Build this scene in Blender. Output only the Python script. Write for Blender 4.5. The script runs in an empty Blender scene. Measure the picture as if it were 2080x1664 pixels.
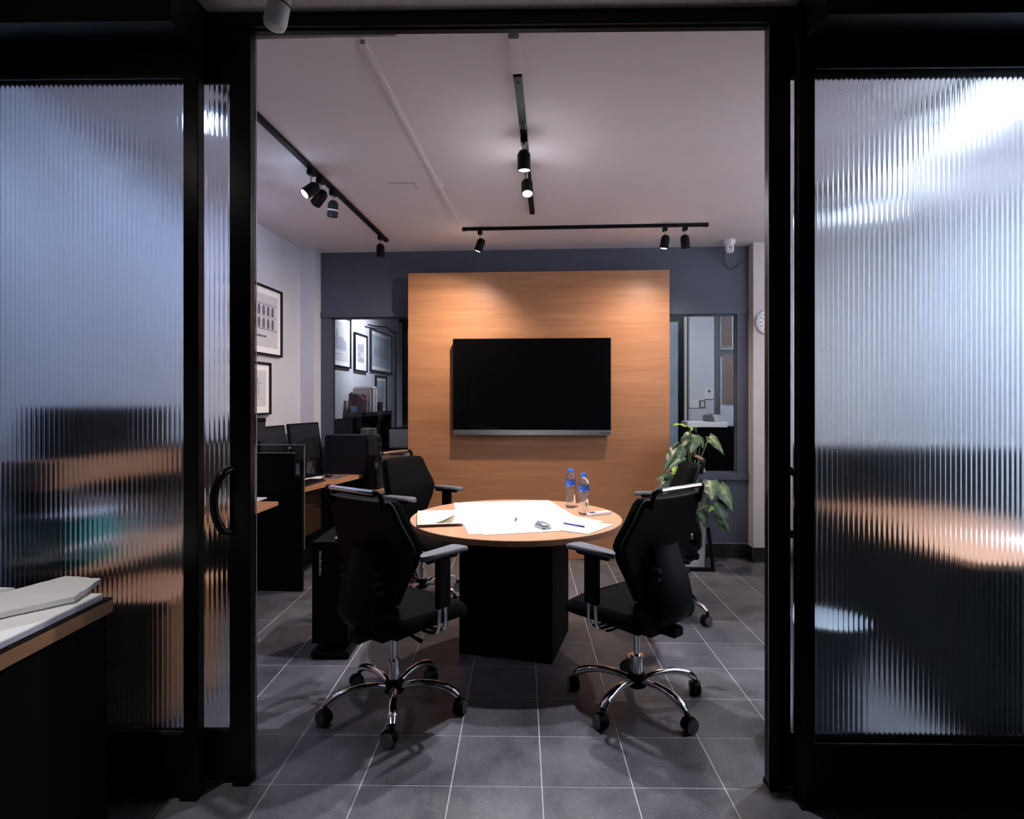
import bpy, bmesh, math, random
from mathutils import Vector, Matrix
random.seed(7)

# ------------------------------------------------------------------ camera
F, HOR, H, YAW = 1240.0, 812.0, 1.42, math.radians(3.75)   # focal length and horizon in pixels of 2080x1664, eye height, yaw
SC = bpy.context.scene
COL = SC.collection
cam_d = bpy.data.cameras.new('camera'); cam = bpy.data.objects.new('camera', cam_d); COL.objects.link(cam)
cam.location = (0, 0, H); cam.rotation_euler = (math.pi/2, 0, YAW)
cam_d.sensor_width = 36; cam_d.lens = 36*F/2080; cam_d.clip_start = .05
cam_d.shift_y = -(832-HOR)/2080
SC.camera = cam
# ------------------------------------------------------------------ world, exposure
w = bpy.data.worlds.new('world'); SC.world = w; w.use_nodes = True
w.node_tree.nodes['Background'].inputs[0].default_value = (.35, .42, .6, 1)
w.node_tree.nodes['Background'].inputs[1].default_value = .02
vs = SC.view_settings
vs.view_transform = 'Standard'; vs.look = 'None'; vs.exposure = 0.0; vs.gamma = 1.0; vs.use_curve_mapping = False
cy = SC.cycles
cy.use_denoising = True; cy.max_bounces = 14; cy.diffuse_bounces = 6; cy.glossy_bounces = 5; cy.transmission_bounces = 12
cy.transparent_max_bounces = 16; cy.caustics_refractive = False; cy.caustics_reflective = False; cy.sample_clamp_indirect = 12.0
LP = 1.0   # overall lamp power factor
COOL, COOLER, WARM = (.90, .92, 1.0), (.58, .72, 1.0), (1.0, .84, .68)

CA, SA = math.cos(YAW), math.sin(YAW)
def cw(xc, d, z=0.0):            # camera-aligned metres (right, depth) -> room metres
    return Vector((-SA*d + CA*xc, CA*d + SA*xc, z))
def ray(px, py):
    t = (px-1040)/F
    return Vector((-SA + CA*t, CA + SA*t, -(py-HOR)/F))
def onY(px, py, Y): r = ray(px, py); s = Y/r.y; return Vector((r.x*s, Y, H + r.z*s))
def onX(px, py, X): r = ray(px, py); s = X/r.x; return Vector((X, r.y*s, H + r.z*s))
def onZ(px, py, Z): r = ray(px, py); s = (Z-H)/r.z; return Vector((r.x*s, r.y*s, Z))
def onD(px, py, d): r = ray(px, py); return Vector((r.x*d, r.y*d, H + r.z*d))

# ------------------------------------------------------------------ materials
def nodes(name):
    m = bpy.data.materials.new(name); m.use_nodes = True
    nt = m.node_tree
    return m, nt, nt.nodes['Principled BSDF']
MATS = {}
def mat(name, col, rough=.5, metal=0.0, var=.06, scale=30, bump=0.0, spec=.5, coat=0.0, stretch=None):
    if name in MATS: return MATS[name]
    m, nt, b = nodes(name)
    tc = nt.nodes.new('ShaderNodeTexCoord'); n = nt.nodes.new('ShaderNodeTexNoise')
    n.inputs['Scale'].default_value = scale; n.inputs['Detail'].default_value = 3
    src = tc.outputs['Object']
    if stretch:
        mp = nt.nodes.new('ShaderNodeMapping'); mp.inputs['Scale'].default_value = stretch
        nt.links.new(src, mp.inputs[0]); src = mp.outputs[0]
    nt.links.new(src, n.inputs['Vector'])
    r = nt.nodes.new('ShaderNodeValToRGB')
    r.color_ramp.elements[0].position = .3; r.color_ramp.elements[1].position = .7
    r.color_ramp.elements[0].color = [max(0, c*(1-var)) for c in col]+[1]
    r.color_ramp.elements[1].color = [min(1, c*(1+var)) for c in col]+[1]
    nt.links.new(n.outputs['Fac'], r.inputs[0]); nt.links.new(r.outputs[0], b.inputs['Base Color'])
    b.inputs['Roughness'].default_value = rough; b.inputs['Metallic'].default_value = metal
    b.inputs['Specular IOR Level'].default_value = spec; b.inputs['Coat Weight'].default_value = coat
    if bump:
        bp = nt.nodes.new('ShaderNodeBump'); bp.inputs['Strength'].default_value = bump; bp.inputs['Distance'].default_value = .002
        nt.links.new(n.outputs['Fac'], bp.inputs['Height']); nt.links.new(bp.outputs[0], b.inputs['Normal'])
    MATS[name] = m; return m
def emit(name, col, s):
    if name in MATS: return MATS[name]
    m, nt, b = nodes(name)
    b.inputs['Base Color'].default_value = (*col, 1); b.inputs['Emission Color'].default_value = (*col, 1); b.inputs['Emission Strength'].default_value = s
    MATS[name] = m; return m
def wood(name, c1, c2, c3, axis='X', rough=.4, scale=1.0):
    m, nt, b = nodes(name)
    tc = nt.nodes.new('ShaderNodeTexCoord'); mp = nt.nodes.new('ShaderNodeMapping')
    s = {'X': (1.1, 22, 22), 'Y': (22, 1.1, 22), 'Z': (22, 22, 1.1)}[axis]
    mp.inputs['Scale'].default_value = [v*scale for v in s]
    n1 = nt.nodes.new('ShaderNodeTexNoise'); n1.inputs['Scale'].default_value = 1.6; n1.inputs['Detail'].default_value = 7; n1.inputs['Roughness'].default_value = .62; n1.inputs['Distortion'].default_value = .5
    n2 = nt.nodes.new('ShaderNodeTexNoise'); n2.inputs['Scale'].default_value = .35; n2.inputs['Detail'].default_value = 3
    nt.links.new(tc.outputs['Object'], mp.inputs[0]); nt.links.new(mp.outputs[0], n1.inputs['Vector']); nt.links.new(mp.outputs[0], n2.inputs['Vector'])
    mx = nt.nodes.new('ShaderNodeMath'); mx.operation = 'MULTIPLY_ADD'; mx.inputs[1].default_value = .55
    ml = nt.nodes.new('ShaderNodeMath'); ml.operation = 'MULTIPLY'; ml.inputs[1].default_value = .45
    nt.links.new(n2.outputs['Fac'], ml.inputs[0]); nt.links.new(n1.outputs['Fac'], mx.inputs[0]); nt.links.new(ml.outputs[0], mx.inputs[2])
    r = nt.nodes.new('ShaderNodeValToRGB'); e = r.color_ramp.elements
    e[0].position = .30; e[0].color = (*c1, 1); e[1].position = .70; e[1].color = (*c3, 1)
    k = e.new(.5); k.color = (*c2, 1)
    nt.links.new(mx.outputs[0], r.inputs[0]); nt.links.new(r.outputs[0], b.inputs['Base Color'])
    b.inputs['Roughness'].default_value = rough
    MATS[name] = m; return m
def glass(name, col=(.93, .97, .97), rough=.02, ior=1.45):
    m = bpy.data.materials.new(name); m.use_nodes = True; nt = m.node_tree
    nt.nodes.remove(nt.nodes['Principled BSDF']); g = nt.nodes.new('ShaderNodeBsdfGlass')
    g.inputs['Color'].default_value = (*col, 1); g.inputs['Roughness'].default_value = rough; g.inputs['IOR'].default_value = ior
    nt.links.new(g.outputs[0], nt.nodes['Material Output'].inputs[0]); MATS[name] = m; return m
def clearpane(name, tint=(.93, .96, .97), refl=1.0):
    m = bpy.data.materials.new(name); m.use_nodes = True; nt = m.node_tree
    nt.nodes.remove(nt.nodes['Principled BSDF'])
    t = nt.nodes.new('ShaderNodeBsdfTransparent'); t.inputs[0].default_value = (*tint, 1)
    g = nt.nodes.new('ShaderNodeBsdfGlossy'); g.inputs['Roughness'].default_value = .01
    f = nt.nodes.new('ShaderNodeFresnel'); f.inputs[0].default_value = 1.35
    x = nt.nodes.new('ShaderNodeMixShader'); nt.links.new(f.outputs[0], x.inputs[0]); nt.links.new(t.outputs[0], x.inputs[1]); nt.links.new(g.outputs[0], x.inputs[2])
    nt.links.new(x.outputs[0], nt.nodes['Material Output'].inputs[0]); MATS[name] = m; return m

M_WALL = mat('white_paint', (.57, .57, .635), .75, var=.02, scale=8)
M_CEIL = mat('ceiling_paint', (.70, .625, .64), .85, var=.02, scale=3)
M_BEIGE = mat('beige_paint', (.60, .55, .52), .7, var=.03, scale=6)
M_BLUE = mat('slate_blue_paint', (.066, .072, .105), .6, var=.05, scale=9)
M_DARKW = mat('dark_paint', (.02, .02, .026), .7)
M_BLACK = mat('black_metal', (.002, .002, .0026), .32, var=.05, spec=.3)
M_PLAST = mat('black_plastic', (.0025, .0025, .003), .5, var=.1, spec=.15)
M_MATTE = mat('black_laminate', (.0016, .0016, .002), .7, var=.1, spec=.08)
M_GREYP = mat('dark_grey_plastic', (.022, .022, .027), .45, var=.08, spec=.3)
M_PADG = mat('grey_arm_pad', (.12, .12, .135), .5, var=.08, scale=200, bump=.1)
M_FAB = mat('black_mesh_fabric', (.0035, .0035, .0038), .9, var=.4, scale=420, bump=.4, spec=.06)
M_CHROME = mat('chrome', (.82, .82, .84), .10, 1.0, var=.02)
M_STEEL = mat('brushed_steel', (.55, .56, .58), .32, 1.0, var=.06, scale=60, stretch=(1, 30, 30))
M_ALU = mat('aluminium_edge', (.55, .55, .57), .3, .8)
M_WHITE = mat('white_plastic', (.72, .71, .71), .4, var=.02)
M_PAPER = mat('white_paper', (.88, .88, .90), .85, var=.015, scale=14)
M_CREAM = mat('cream_paper', (.82, .72, .45), .85, var=.05)
M_INK = mat('pencil_ink', (.13, .13, .17), .9, var=.3, scale=60)
M_INKL = mat('faint_ink', (.36, .36, .43), .9, var=.2, scale=60)
M_PRINT = mat('drawing_paper', (.60, .59, .62), .85, var=.03)
M_PRINTB = mat('bluish_print_paper', (.42, .48, .58), .85, var=.12, scale=9)
M_PANEL = wood('orange_beech_panel', (.30, .125, .058), (.40, .18, .085), (.50, .245, .125), 'X', .42)
M_DESKW = wood('desk_beech', (.38, .17, .09), (.46, .215, .115), (.53, .26, .145), 'Y', .38)
M_TABLEW = wood('table_beech', (.42, .21, .115), (.50, .26, .15), (.56, .31, .185), 'X', .35)
M_BROWN = wood('brown_drawer_wood', (.20, .09, .045), (.26, .12, .06), (.32, .15, .08), 'Z', .45)
M_SHADEBROWN = wood('shaded_brown_wood', (.020, .009, .005), (.028, .012, .006), (.036, .016, .008), 'Z', .5)  # brown wood with the shade under the desk put into its colour
M_OAK = wood('counter_oak', (.24, .12, .06), (.33, .17, .09), (.40, .22, .12), 'Y', .5)
M_REED = glass('reeded_glass', (.92, .955, .985), .11, 1.45)
M_PANE = clearpane('clear_pane')
M_DIVG = clearpane('divider_glass', (.80, .83, .85))
M_WATER = glass('bottle_water', (.97, .98, 1.0), .0, 1.33)
_nt = M_WATER.node_tree; _tr = _nt.nodes.new('ShaderNodeBsdfTranslucent'); _tr.inputs[0].default_value = (.85, .87, .92, 1); _mx = _nt.nodes.new('ShaderNodeMixShader'); _mx.inputs[0].default_value = .12
_g = [n for n in _nt.nodes if n.type == 'BSDF_GLASS'][0]; _nt.links.new(_g.outputs[0], _mx.inputs[1]); _nt.links.new(_tr.outputs[0], _mx.inputs[2]); _nt.links.new(_mx.outputs[0], _nt.nodes['Material Output'].inputs[0])
M_SCREEN = mat('tv_screen', (.002, .002, .0025), .06, var=0, spec=.5)
M_MON = mat('monitor_screen', (.012, .012, .014), .22, var=.05, spec=.6)
M_CAPB = mat('blue_cap', (.02, .10, .62), .4, var=.05)
M_BLIND = mat('wood_blind', (.19, .095, .055), .5, var=.15, scale=40, stretch=(1, 1, 20))

def floor_mats():
    # dark speckled stone; tiles take a slight tone of their own from the object's random number
    m, nt, b = nodes('dark_stone_tile')
    tc = nt.nodes.new('ShaderNodeTexCoord'); oi = nt.nodes.new('ShaderNodeObjectInfo')
    geo = nt.nodes.new('ShaderNodeNewGeometry')
    v = nt.nodes.new('ShaderNodeTexVoronoi'); v.inputs['Scale'].default_value = 95
    sp = nt.nodes.new('ShaderNodeValToRGB'); sp.color_ramp.elements[0].position = .10; sp.color_ramp.elements[0].color = (1, 1, 1, 1); sp.color_ramp.elements[1].position = .22; sp.color_ramp.elements[1].color = (0, 0, 0, 1)
    n = nt.nodes.new('ShaderNodeTexNoise'); n.inputs['Scale'].default_value = 3.2; n.inputs['Detail'].default_value = 8; n.inputs['Roughness'].default_value = .68
    nt.links.new(geo.outputs['Position'], v.inputs['Vector']); nt.links.new(geo.outputs['Position'], n.inputs['Vector'])
    r = nt.nodes.new('ShaderNodeValToRGB'); r.color_ramp.elements[0].position = .33; r.color_ramp.elements[1].position = .70
    r.color_ramp.elements[0].color = (.048, .046, .056, 1); r.color_ramp.elements[1].color = (.142, .135, .153, 1)
    nt.links.new(n.outputs['Fac'], r.inputs[0]); nt.links.new(v.outputs['Distance'], sp.inputs[0])
    n3 = nt.nodes.new('ShaderNodeTexNoise'); n3.inputs['Scale'].default_value = 60
    nt.links.new(geo.outputs['Position'], n3.inputs['Vector'])
    mu = nt.nodes.new('ShaderNodeMath'); mu.operation = 'MULTIPLY'; nt.links.new(sp.outputs[0], mu.inputs[0]); nt.links.new(n3.outputs['Fac'], mu.inputs[1])
    mx = nt.nodes.new('ShaderNodeMix'); mx.data_type = 'RGBA'; mx.inputs[7].default_value = (.40, .40, .42, 1)
    nt.links.new(mu.outputs[0], mx.inputs[0])
    tone = nt.nodes.new('ShaderNodeMapRange'); tone.inputs[3].default_value = .84; tone.inputs[4].default_value = 1.12
    nt.links.new(oi.outputs['Random'], tone.inputs[0])
    vm = nt.nodes.new('ShaderNodeVectorMath'); vm.operation = 'SCALE'
    nt.links.new(r.outputs[0], vm.inputs[0]); nt.links.new(tone.outputs[0], vm.inputs['Scale']); nt.links.new(vm.outputs[0], mx.inputs[6])
    nt.links.new(mx.outputs[2], b.inputs['Base Color'])
    rr = nt.nodes.new('ShaderNodeMapRange'); rr.inputs[3].default_value = .30; rr.inputs[4].default_value = .52
    nt.links.new(n.outputs['Fac'], rr.inputs[0]); nt.links.new(rr.outputs[0], b.inputs['Roughness'])
    bp = nt.nodes.new('ShaderNodeBump'); bp.inputs['Strength'].default_value = .12; bp.inputs['Distance'].default_value = .002
    nt.links.new(n3.outputs['Fac'], bp.inputs['Height']); nt.links.new(bp.outputs[0], b.inputs['Normal'])
    MATS['tile'] = m
    g, nt, b = nodes('grout_and_far_tiles')
    tc = nt.nodes.new('ShaderNodeTexCoord'); br = nt.nodes.new('ShaderNodeTexBrick')
    br.offset = 0; br.inputs['Scale'].default_value = 1; br.inputs['Brick Width'].default_value = .334; br.inputs['Row Height'].default_value = .334
    br.inputs['Mortar Size'].default_value = .004; br.inputs['Color1'].default_value = (.08, .08, .09, 1); br.inputs['Color2'].default_value = (.07, .07, .08, 1); br.inputs['Mortar'].default_value = (.42, .41, .40, 1)
    nt.links.new(tc.outputs['Object'], br.inputs['Vector']); nt.links.new(br.outputs[0], b.inputs['Base Color']); b.inputs['Roughness'].default_value = .6
    MATS['grout'] = g
floor_mats()
M_TILE, M_GROUT = MATS['tile'], MATS['grout']
M_GROUTL = mat('pale_grout', (.30, .29, .27), .9)
M_SKIRT = mat('black_skirting_tile', (.018, .019, .019), .3, var=.3, scale=18)

def leaf_material(name, dark, light):
    m, nt, b = nodes(name)
    tc = nt.nodes.new('ShaderNodeTexCoord'); n = nt.nodes.new('ShaderNodeTexNoise'); n.inputs['Scale'].default_value = 26; n.inputs['Detail'].default_value = 4
    uv = nt.nodes.new('ShaderNodeSeparateXYZ'); nt.links.new(tc.outputs['UV'], uv.inputs[0])
    ab = nt.nodes.new('ShaderNodeMath'); ab.operation = 'ABSOLUTE'
    sb = nt.nodes.new('ShaderNodeMath'); sb.operation = 'SUBTRACT'; sb.inputs[1].default_value = .5
    nt.links.new(uv.outputs[0], sb.inputs[0]); nt.links.new(sb.outputs[0], ab.inputs[0])
    ad = nt.nodes.new('ShaderNodeMath'); ad.operation = 'MULTIPLY_ADD'; ad.inputs[1].default_value = 1.2
    nt.links.new(tc.outputs['Object'], n.inputs['Vector']); nt.links.new(ab.outputs[0], ad.inputs[0]); nt.links.new(n.outputs['Fac'], ad.inputs[2])
    r = nt.nodes.new('ShaderNodeValToRGB'); r.color_ramp.elements[0].position = .45; r.color_ramp.elements[1].position = .80
    r.color_ramp.elements[0].color = (*light, 1); r.color_ramp.elements[1].color = (*dark, 1)
    nt.links.new(ad.outputs[0], r.inputs[0]); nt.links.new(r.outputs[0], b.inputs['Base Color']); b.inputs['Roughness'].default_value = .38
    MATS[name] = m; return m
M_LEAF = leaf_material('variegated_leaf', (.075, .135, .06), (.27, .34, .19))
M_LEAFD = leaf_material('dark_leaf', (.025, .06, .03), (.12, .17, .09))
M_LEAFY = leaf_material('lime_leaf', (.20, .34, .05), (.42, .52, .14))
M_STEM = mat('green_stem', (.20, .28, .12), .5, var=.15)
def label_material():
    m, nt, b = nodes('blue_bottle_label')
    tc = nt.nodes.new('ShaderNodeTexCoord'); n = nt.nodes.new('ShaderNodeTexNoise'); n.inputs['Scale'].default_value = 26; n.inputs['Detail'].default_value = 1
    r = nt.nodes.new('ShaderNodeValToRGB'); r.color_ramp.interpolation = 'CONSTANT'
    r.color_ramp.elements[0].color = (.02, .07, .36, 1); r.color_ramp.elements[1].position = .55; r.color_ramp.elements[1].color = (.62, .66, .85, 1)
    nt.links.new(tc.outputs['Object'], n.inputs['Vector']); nt.links.new(n.outputs['Fac'], r.inputs[0]); nt.links.new(r.outputs[0], b.inputs['Base Color'])
    b.inputs['Roughness'].default_value = .4; MATS['label'] = m; return m
M_LABEL = label_material()

# ------------------------------------------------------------------ mesh helpers
class MB:
    def __init__(s): s.v = []; s.f = []
    def add(s, vs, fs):
        o = len(s.v); s.v += [tuple(p) for p in vs]; s.f += [tuple(i+o for i in f) for f in fs]; return s
    def box(s, x0, x1, y0, y1, z0, z1, m=None):
        p = [Vector((x, y, z)) for z in (z0, z1) for y in (y0, y1) for x in (x0, x1)]
        if m: p = [m @ q for q in p]
        return s.add(p, [(0, 2, 3, 1), (4, 5, 7, 6), (0, 1, 5, 4), (2, 6, 7, 3), (0, 4, 6, 2), (1, 3, 7, 5)])
    def prism(s, poly, a, b, axis='Z', m=None):
        n = len(poly)
        f = {'Z': lambda p, t: Vector((p[0], p[1], t)), 'Y': lambda p, t: Vector((p[0], t, p[1])), 'X': lambda p, t: Vector((t, p[0], p[1]))}[axis]
        vs = [f(p, a) for p in poly] + [f(p, b) for p in poly]
        if m: vs = [m @ q for q in vs]
        return s.add(vs, [tuple(range(n))[::-1], tuple(range(n, 2*n))] + [(i, (i+1) % n, n+(i+1) % n, n+i) for i in range(n)])
    def lathe(s, prof, n=24, c=(0, 0, 0), m=None):
        vs, fs = [], []
        for (r, z) in prof:
            for k in range(n):
                a = 2*math.pi*k/n; vs.append(Vector((c[0]+r*math.cos(a), c[1]+r*math.sin(a), c[2]+z)))
        for j in range(len(prof)-1):
            for k in range(n):
                fs.append((j*n+k, j*n+(k+1) % n, (j+1)*n+(k+1) % n, (j+1)*n+k))
        fs.append(tuple(range(n))[::-1]); fs.append(tuple(range((len(prof)-1)*n, len(prof)*n)))
        if m: vs = [m @ q for q in vs]
        return s.add(vs, fs)
    def tube(s, pts, r, n=10, sy=1.0, up=None):
        # swept ring along points; r number or list; sy squashes the ring across the second axis
        pts = [Vector(p) for p in pts]; rs = r if isinstance(r, (list, tuple)) else [r]*len(pts)
        up0 = Vector(up) if up else None
        vs, fs = [], []; prev = None
        for i, p in enumerate(pts):
            t = (pts[min(i+1, len(pts)-1)] - pts[max(i-1, 0)]).normalized()
            u = up0 if up0 else (prev if prev else (Vector((0, 0, 1)) if abs(t.z) < .9 else Vector((1, 0, 0))))
            a = (u - t*u.dot(t)).normalized(); prev = a; b = t.cross(a)
            for k in range(n):
                an = 2*math.pi*k/n; vs.append(p + a*(math.cos(an)*rs[i]*sy) + b*(math.sin(an)*rs[i]))
        for j in range(len(pts)-1):
            for k in range(n): fs.append((j*n+k, j*n+(k+1) % n, (j+1)*n+(k+1) % n, (j+1)*n+k))
        fs.append(tuple(range(n))[::-1]); fs.append(tuple(range((len(pts)-1)*n, len(pts)*n)))
        return s.add(vs, fs)
    def loft(s, rings):
        n = len(rings[0]); vs = [p for r in rings for p in r]; fs = []
        for j in range(len(rings)-1):
            for k in range(n): fs.append((j*n+k, j*n+(k+1) % n, (j+1)*n+(k+1) % n, (j+1)*n+k))
        fs.append(tuple(range(n))[::-1]); fs.append(tuple(range((len(rings)-1)*n, len(rings)*n)))
        return s.add(vs, fs)
    def mesh(s, name, mtl, bevel=0.0, seg=2, smooth=True):
        me = bpy.data.meshes.new(name); bm = bmesh.new()
        vv = [bm.verts.new(p) for p in s.v]
        for f in s.f:
            try: bm.faces.new([vv[i] for i in f])
            except ValueError: pass
        bmesh.ops.recalc_face_normals(bm, faces=bm.faces)
        if bevel:
            ed = [e for e in bm.edges if len(e.link_faces) == 2 and e.calc_face_angle(0) > .7]
            bmesh.ops.bevel(bm, geom=ed, offset=bevel, segments=seg, affect='EDGES', clamp_overlap=True)
        bm.to_mesh(me); bm.free(); me.materials.append(mtl)
        if smooth:
            me.polygons.foreach_set('use_smooth', [True]*len(me.polygons)); me.set_sharp_from_angle(angle=math.radians(38))
        return me
    def build(s, name, mtl, parent=None, bevel=0.0, seg=2, smooth=True):
        return link(name, s.mesh(name, mtl, bevel, seg, smooth), parent)
def link(name, me, parent=None, loc=None, rot=None):
    o = bpy.data.objects.new(name, me); COL.objects.link(o)
    if parent: o.parent = parent
    if loc is not None: o.location = loc
    if rot is not None: o.rotation_euler = rot
    return o
def tag(o, label, cat, group=None):
    o['label'] = label; o['category'] = cat
    if group: o['group'] = group
    return o
def thing(name, label, cat, loc=(0, 0, 0), rotz=0, group=None):
    o = bpy.data.objects.new(name, None); COL.objects.link(o); o.empty_display_size = .1
    o.location = loc; o.rotation_euler = (0, 0, rotz); return tag(o, label, cat, group)
def struct(o, label=None):
    o['kind'] = 'structure'
    if label: o['label'] = label
    return o
def part(name, mtl, parent, *boxes, bevel=0.0, seg=2):
    m = MB()
    for b in boxes: m.box(*b)
    return m.build(name, mtl, parent, bevel, seg)
def copy_tree(o, parent=None):
    c = o.copy(); COL.objects.link(c); c.parent = parent
    for ch in list(o.children): copy_tree(ch, c)
    return c
def arc(pts, n=8):
    # Catmull-Rom through points
    P = [Vector(p) for p in pts]; P = [P[0]*2-P[1]] + P + [P[-1]*2-P[-2]]; out = []
    for i in range(1, len(P)-2):
        for k in range(n):
            t = k/n; a, b, c, d = P[i-1], P[i], P[i+1], P[i+2]
            out.append(.5*((2*b)+(c-a)*t+(2*a-5*b+4*c-d)*t*t+(3*b-a-3*c+d)*t**3))
    out.append(P[-2]); return out
def rrect(hw, hd, r, n=5, cx=0, cy=0):
    o = []
    for (sx, sy, a0) in ((1, 1, 0), (-1, 1, 90), (-1, -1, 180), (1, -1, 270)):
        for k in range(n+1):
            a = math.radians(a0+90*k/n); o.append((cx+sx*(hw-r)+r*math.cos(a), cy+sy*(hd-r)+r*math.sin(a)))
    return o
def align(d):   # matrix taking +Z to direction d
    return Vector(d).normalized().to_track_quat('Z', 'Y').to_matrix().to_4x4()

# ================================================================== STRUCTURE
ZC, ZF, YB = 2.80, 2.838, 5.612     # ceiling of the meeting room, ceiling of the front room, face of the back wall
TR = math.radians(2.85)             # turn of floor tiles and sliding partition against the room
T0 = cw(.110, 2.24)
# floor: slab + tiles
fl = MB().box(-4.2, 4.2, -5.2, 7.6, -.12, -.0014).build('floor', M_GROUT, smooth=False)
fl.location = T0; fl.rotation_euler = (0, 0, TR); struct(fl, 'dark grey stone tiled floor')
P = .334
tm = MB().box(.0024, P-.0024, .0024, P-.0024, -.006, 0).mesh('tile', M_TILE, .0008, 1)
for i in range(-7, 7):
    for j in range(-2, 11):
        t = link('tile', tm, fl, (i*P, j*P, random.uniform(-.0002, .0003)))
# ceilings
struct(MB().box(-2.45, 3.6, 2.27, 9.1, ZC, ZC+.12).build('ceiling', M_CEIL), 'off-white ceiling over the meeting room')
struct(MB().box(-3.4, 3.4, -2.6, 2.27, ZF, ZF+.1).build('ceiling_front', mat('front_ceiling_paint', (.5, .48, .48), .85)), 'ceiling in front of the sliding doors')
# back wall in slate blue with two openings
wb = MB()
wb.box(-2.17, 1.76, YB, YB+.10, 2.19, ZC); wb.box(-2.17, 1.76, YB, YB+.10, 0, .76)
wb.box(-2.17, -2.07, YB, YB+.10, .76, 2.19); wb.box(1.66, 1.76, YB, YB+.10, .76, 2.19); wb.box(-1.22, .96, YB, YB+.10, .76, 2.19)
struct(wb.build('wall_back', M_BLUE, smooth=False), 'slate blue back wall around the wooden panel')
struct(MB().box(-2.17, 1.762, YB-.018, YB, 2.192, 2.236).build('trim_1', M_BLUE, bevel=.003), 'slate blue ledge above the two interior windows')
struct(MB().box(1.0, 1.762, YB-.02, YB, .695, .758).build('trim_2', M_BLUE, bevel=.003), 'slate blue sill below the interior window beside the plant')
struct(MB().box(-2.17, -1.25, YB-.02, YB, .695, .758).build('trim_3', M_BLUE, bevel=.003))
for k, (x0, x1) in enumerate(((-2.07, -1.22), (.96, 1.66))):
    wn = struct(MB().box(x0, x1, YB+.035, YB+.041, .76, 2.19).build('window_%d' % (k+1), M_PANE), 'clear interior window pane')
    fr = part('window_frame', M_BLUE, wn, (x0, x0+.012, YB+.02, YB+.06, .76, 2.19), (x1-.012, x1, YB+.02, YB+.06, .76, 2.19), (x0, x1, YB+.02, YB+.06, .76, .772), (x0, x1, YB+.02, YB+.06, 2.178, 2.19))
# side walls
wl = struct(MB().box(-2.42, -2.30, 2.30, 9.0, 0, ZC).build('wall_left', M_WALL), 'white left wall with framed drawings')
part('pilaster', M_WALL, wl, (-2.30, -2.17, 5.45, YB+.10, 0, ZC))
struct(MB().box(1.76, 3.3, 5.476, 5.80, 0, ZC).build('wall_corner', M_BEIGE), 'beige wall corner beside the blue wall')
struct(MB().box(3.2, 3.3, 1.9, 9.0, 0, ZC).build('wall_right', M_WALL), 'white right wall behind the reeded door')
struct(MB().box(-2.42, 3.3, 8.85, 8.95, 0, ZC).build('wall_far', M_WALL), 'far wall seen through the interior windows')
# black skirting tiles in the right corner
sk = struct(MB().box(1.0, 1.752, YB-.008, YB, 0, .128).build('baseboard_back', M_GROUTL), 'black tiled skirting under the blue wall')
x = 1.0
while x < 1.74:
    part('tile', M_SKIRT, sk, (x+.002, min(x+.298, 1.75), YB-.016, YB-.006, .002, .126), bevel=.001, seg=1); x += .30
sk2 = struct(MB().box(1.752, 2.4, 5.468, 5.476, 0, .128).build('baseboard_right', M_GROUTL), 'black tiled skirting under the beige corner')
part('tile', M_SKIRT, sk2, (1.743, 1.752, 5.468, 5.60, .002, .126), bevel=.001, seg=1)
for x in (1.754, 2.056): part('tile', M_SKIRT, sk2, (x, x+.296, 5.460, 5.470, .002, .126), bevel=.001, seg=1)
# front room shell (behind and beside the camera)
struct(MB().box(-3.4, -3.3, -2.6, 2.3, 0, ZF).build('wall_front_left', M_DARKW))
struct(MB().box(3.3, 3.4, -2.6, 2.3, 0, ZF).build('wall_front_right', M_DARKW))
struct(MB().box(-3.4, 3.4, -2.7, -2.6, 0, ZF).build('wall_behind', M_DARKW))

# ------------------------------------------------------------------ sliding partition (local frame: x along the doors, y away from the camera)
def DO(v): return cw(0, v)   # origin of the partition frame at depth v
def door_empty(name, label, v):
    return thing(name, label, 'sliding door', DO(v), TR)
def reeded(x0, x1, z0, z1, y):
    m = MB(); pitch, sag, n = .0178, .0012, 8
    prof = []
    k = round((x1-x0)/pitch); pw = (x1-x0)/k
    for i in range(k):
        for j in range(n):
            u = j/n; prof.append((x0+(i+u)*pw, y+.005+sag*(1-(2*u-1)**2)))
    prof.append((x1, y+.005))
    m_ = len(prof); vs = []; fs = []
    for z in (z0, z1):
        vs += [(a, b, z) for a, b in prof] + [(a, y, z) for a, b in prof]
    o = 2*m_
    for i in range(m_-1):
        fs += [(i, i+1, o+i+1, o+i), (m_+i+1, m_+i, o+m_+i, o+m_+i+1), (i+1, i, m_+i, m_+i+1), (o+i, o+i+1, o+m_+i+1, o+m_+i)]
    fs += [(0, o, o+m_, m_), (m_-1, 2*m_-1, o+2*m_-1, o+m_-1)]
    return m.add(vs, fs)
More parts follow.
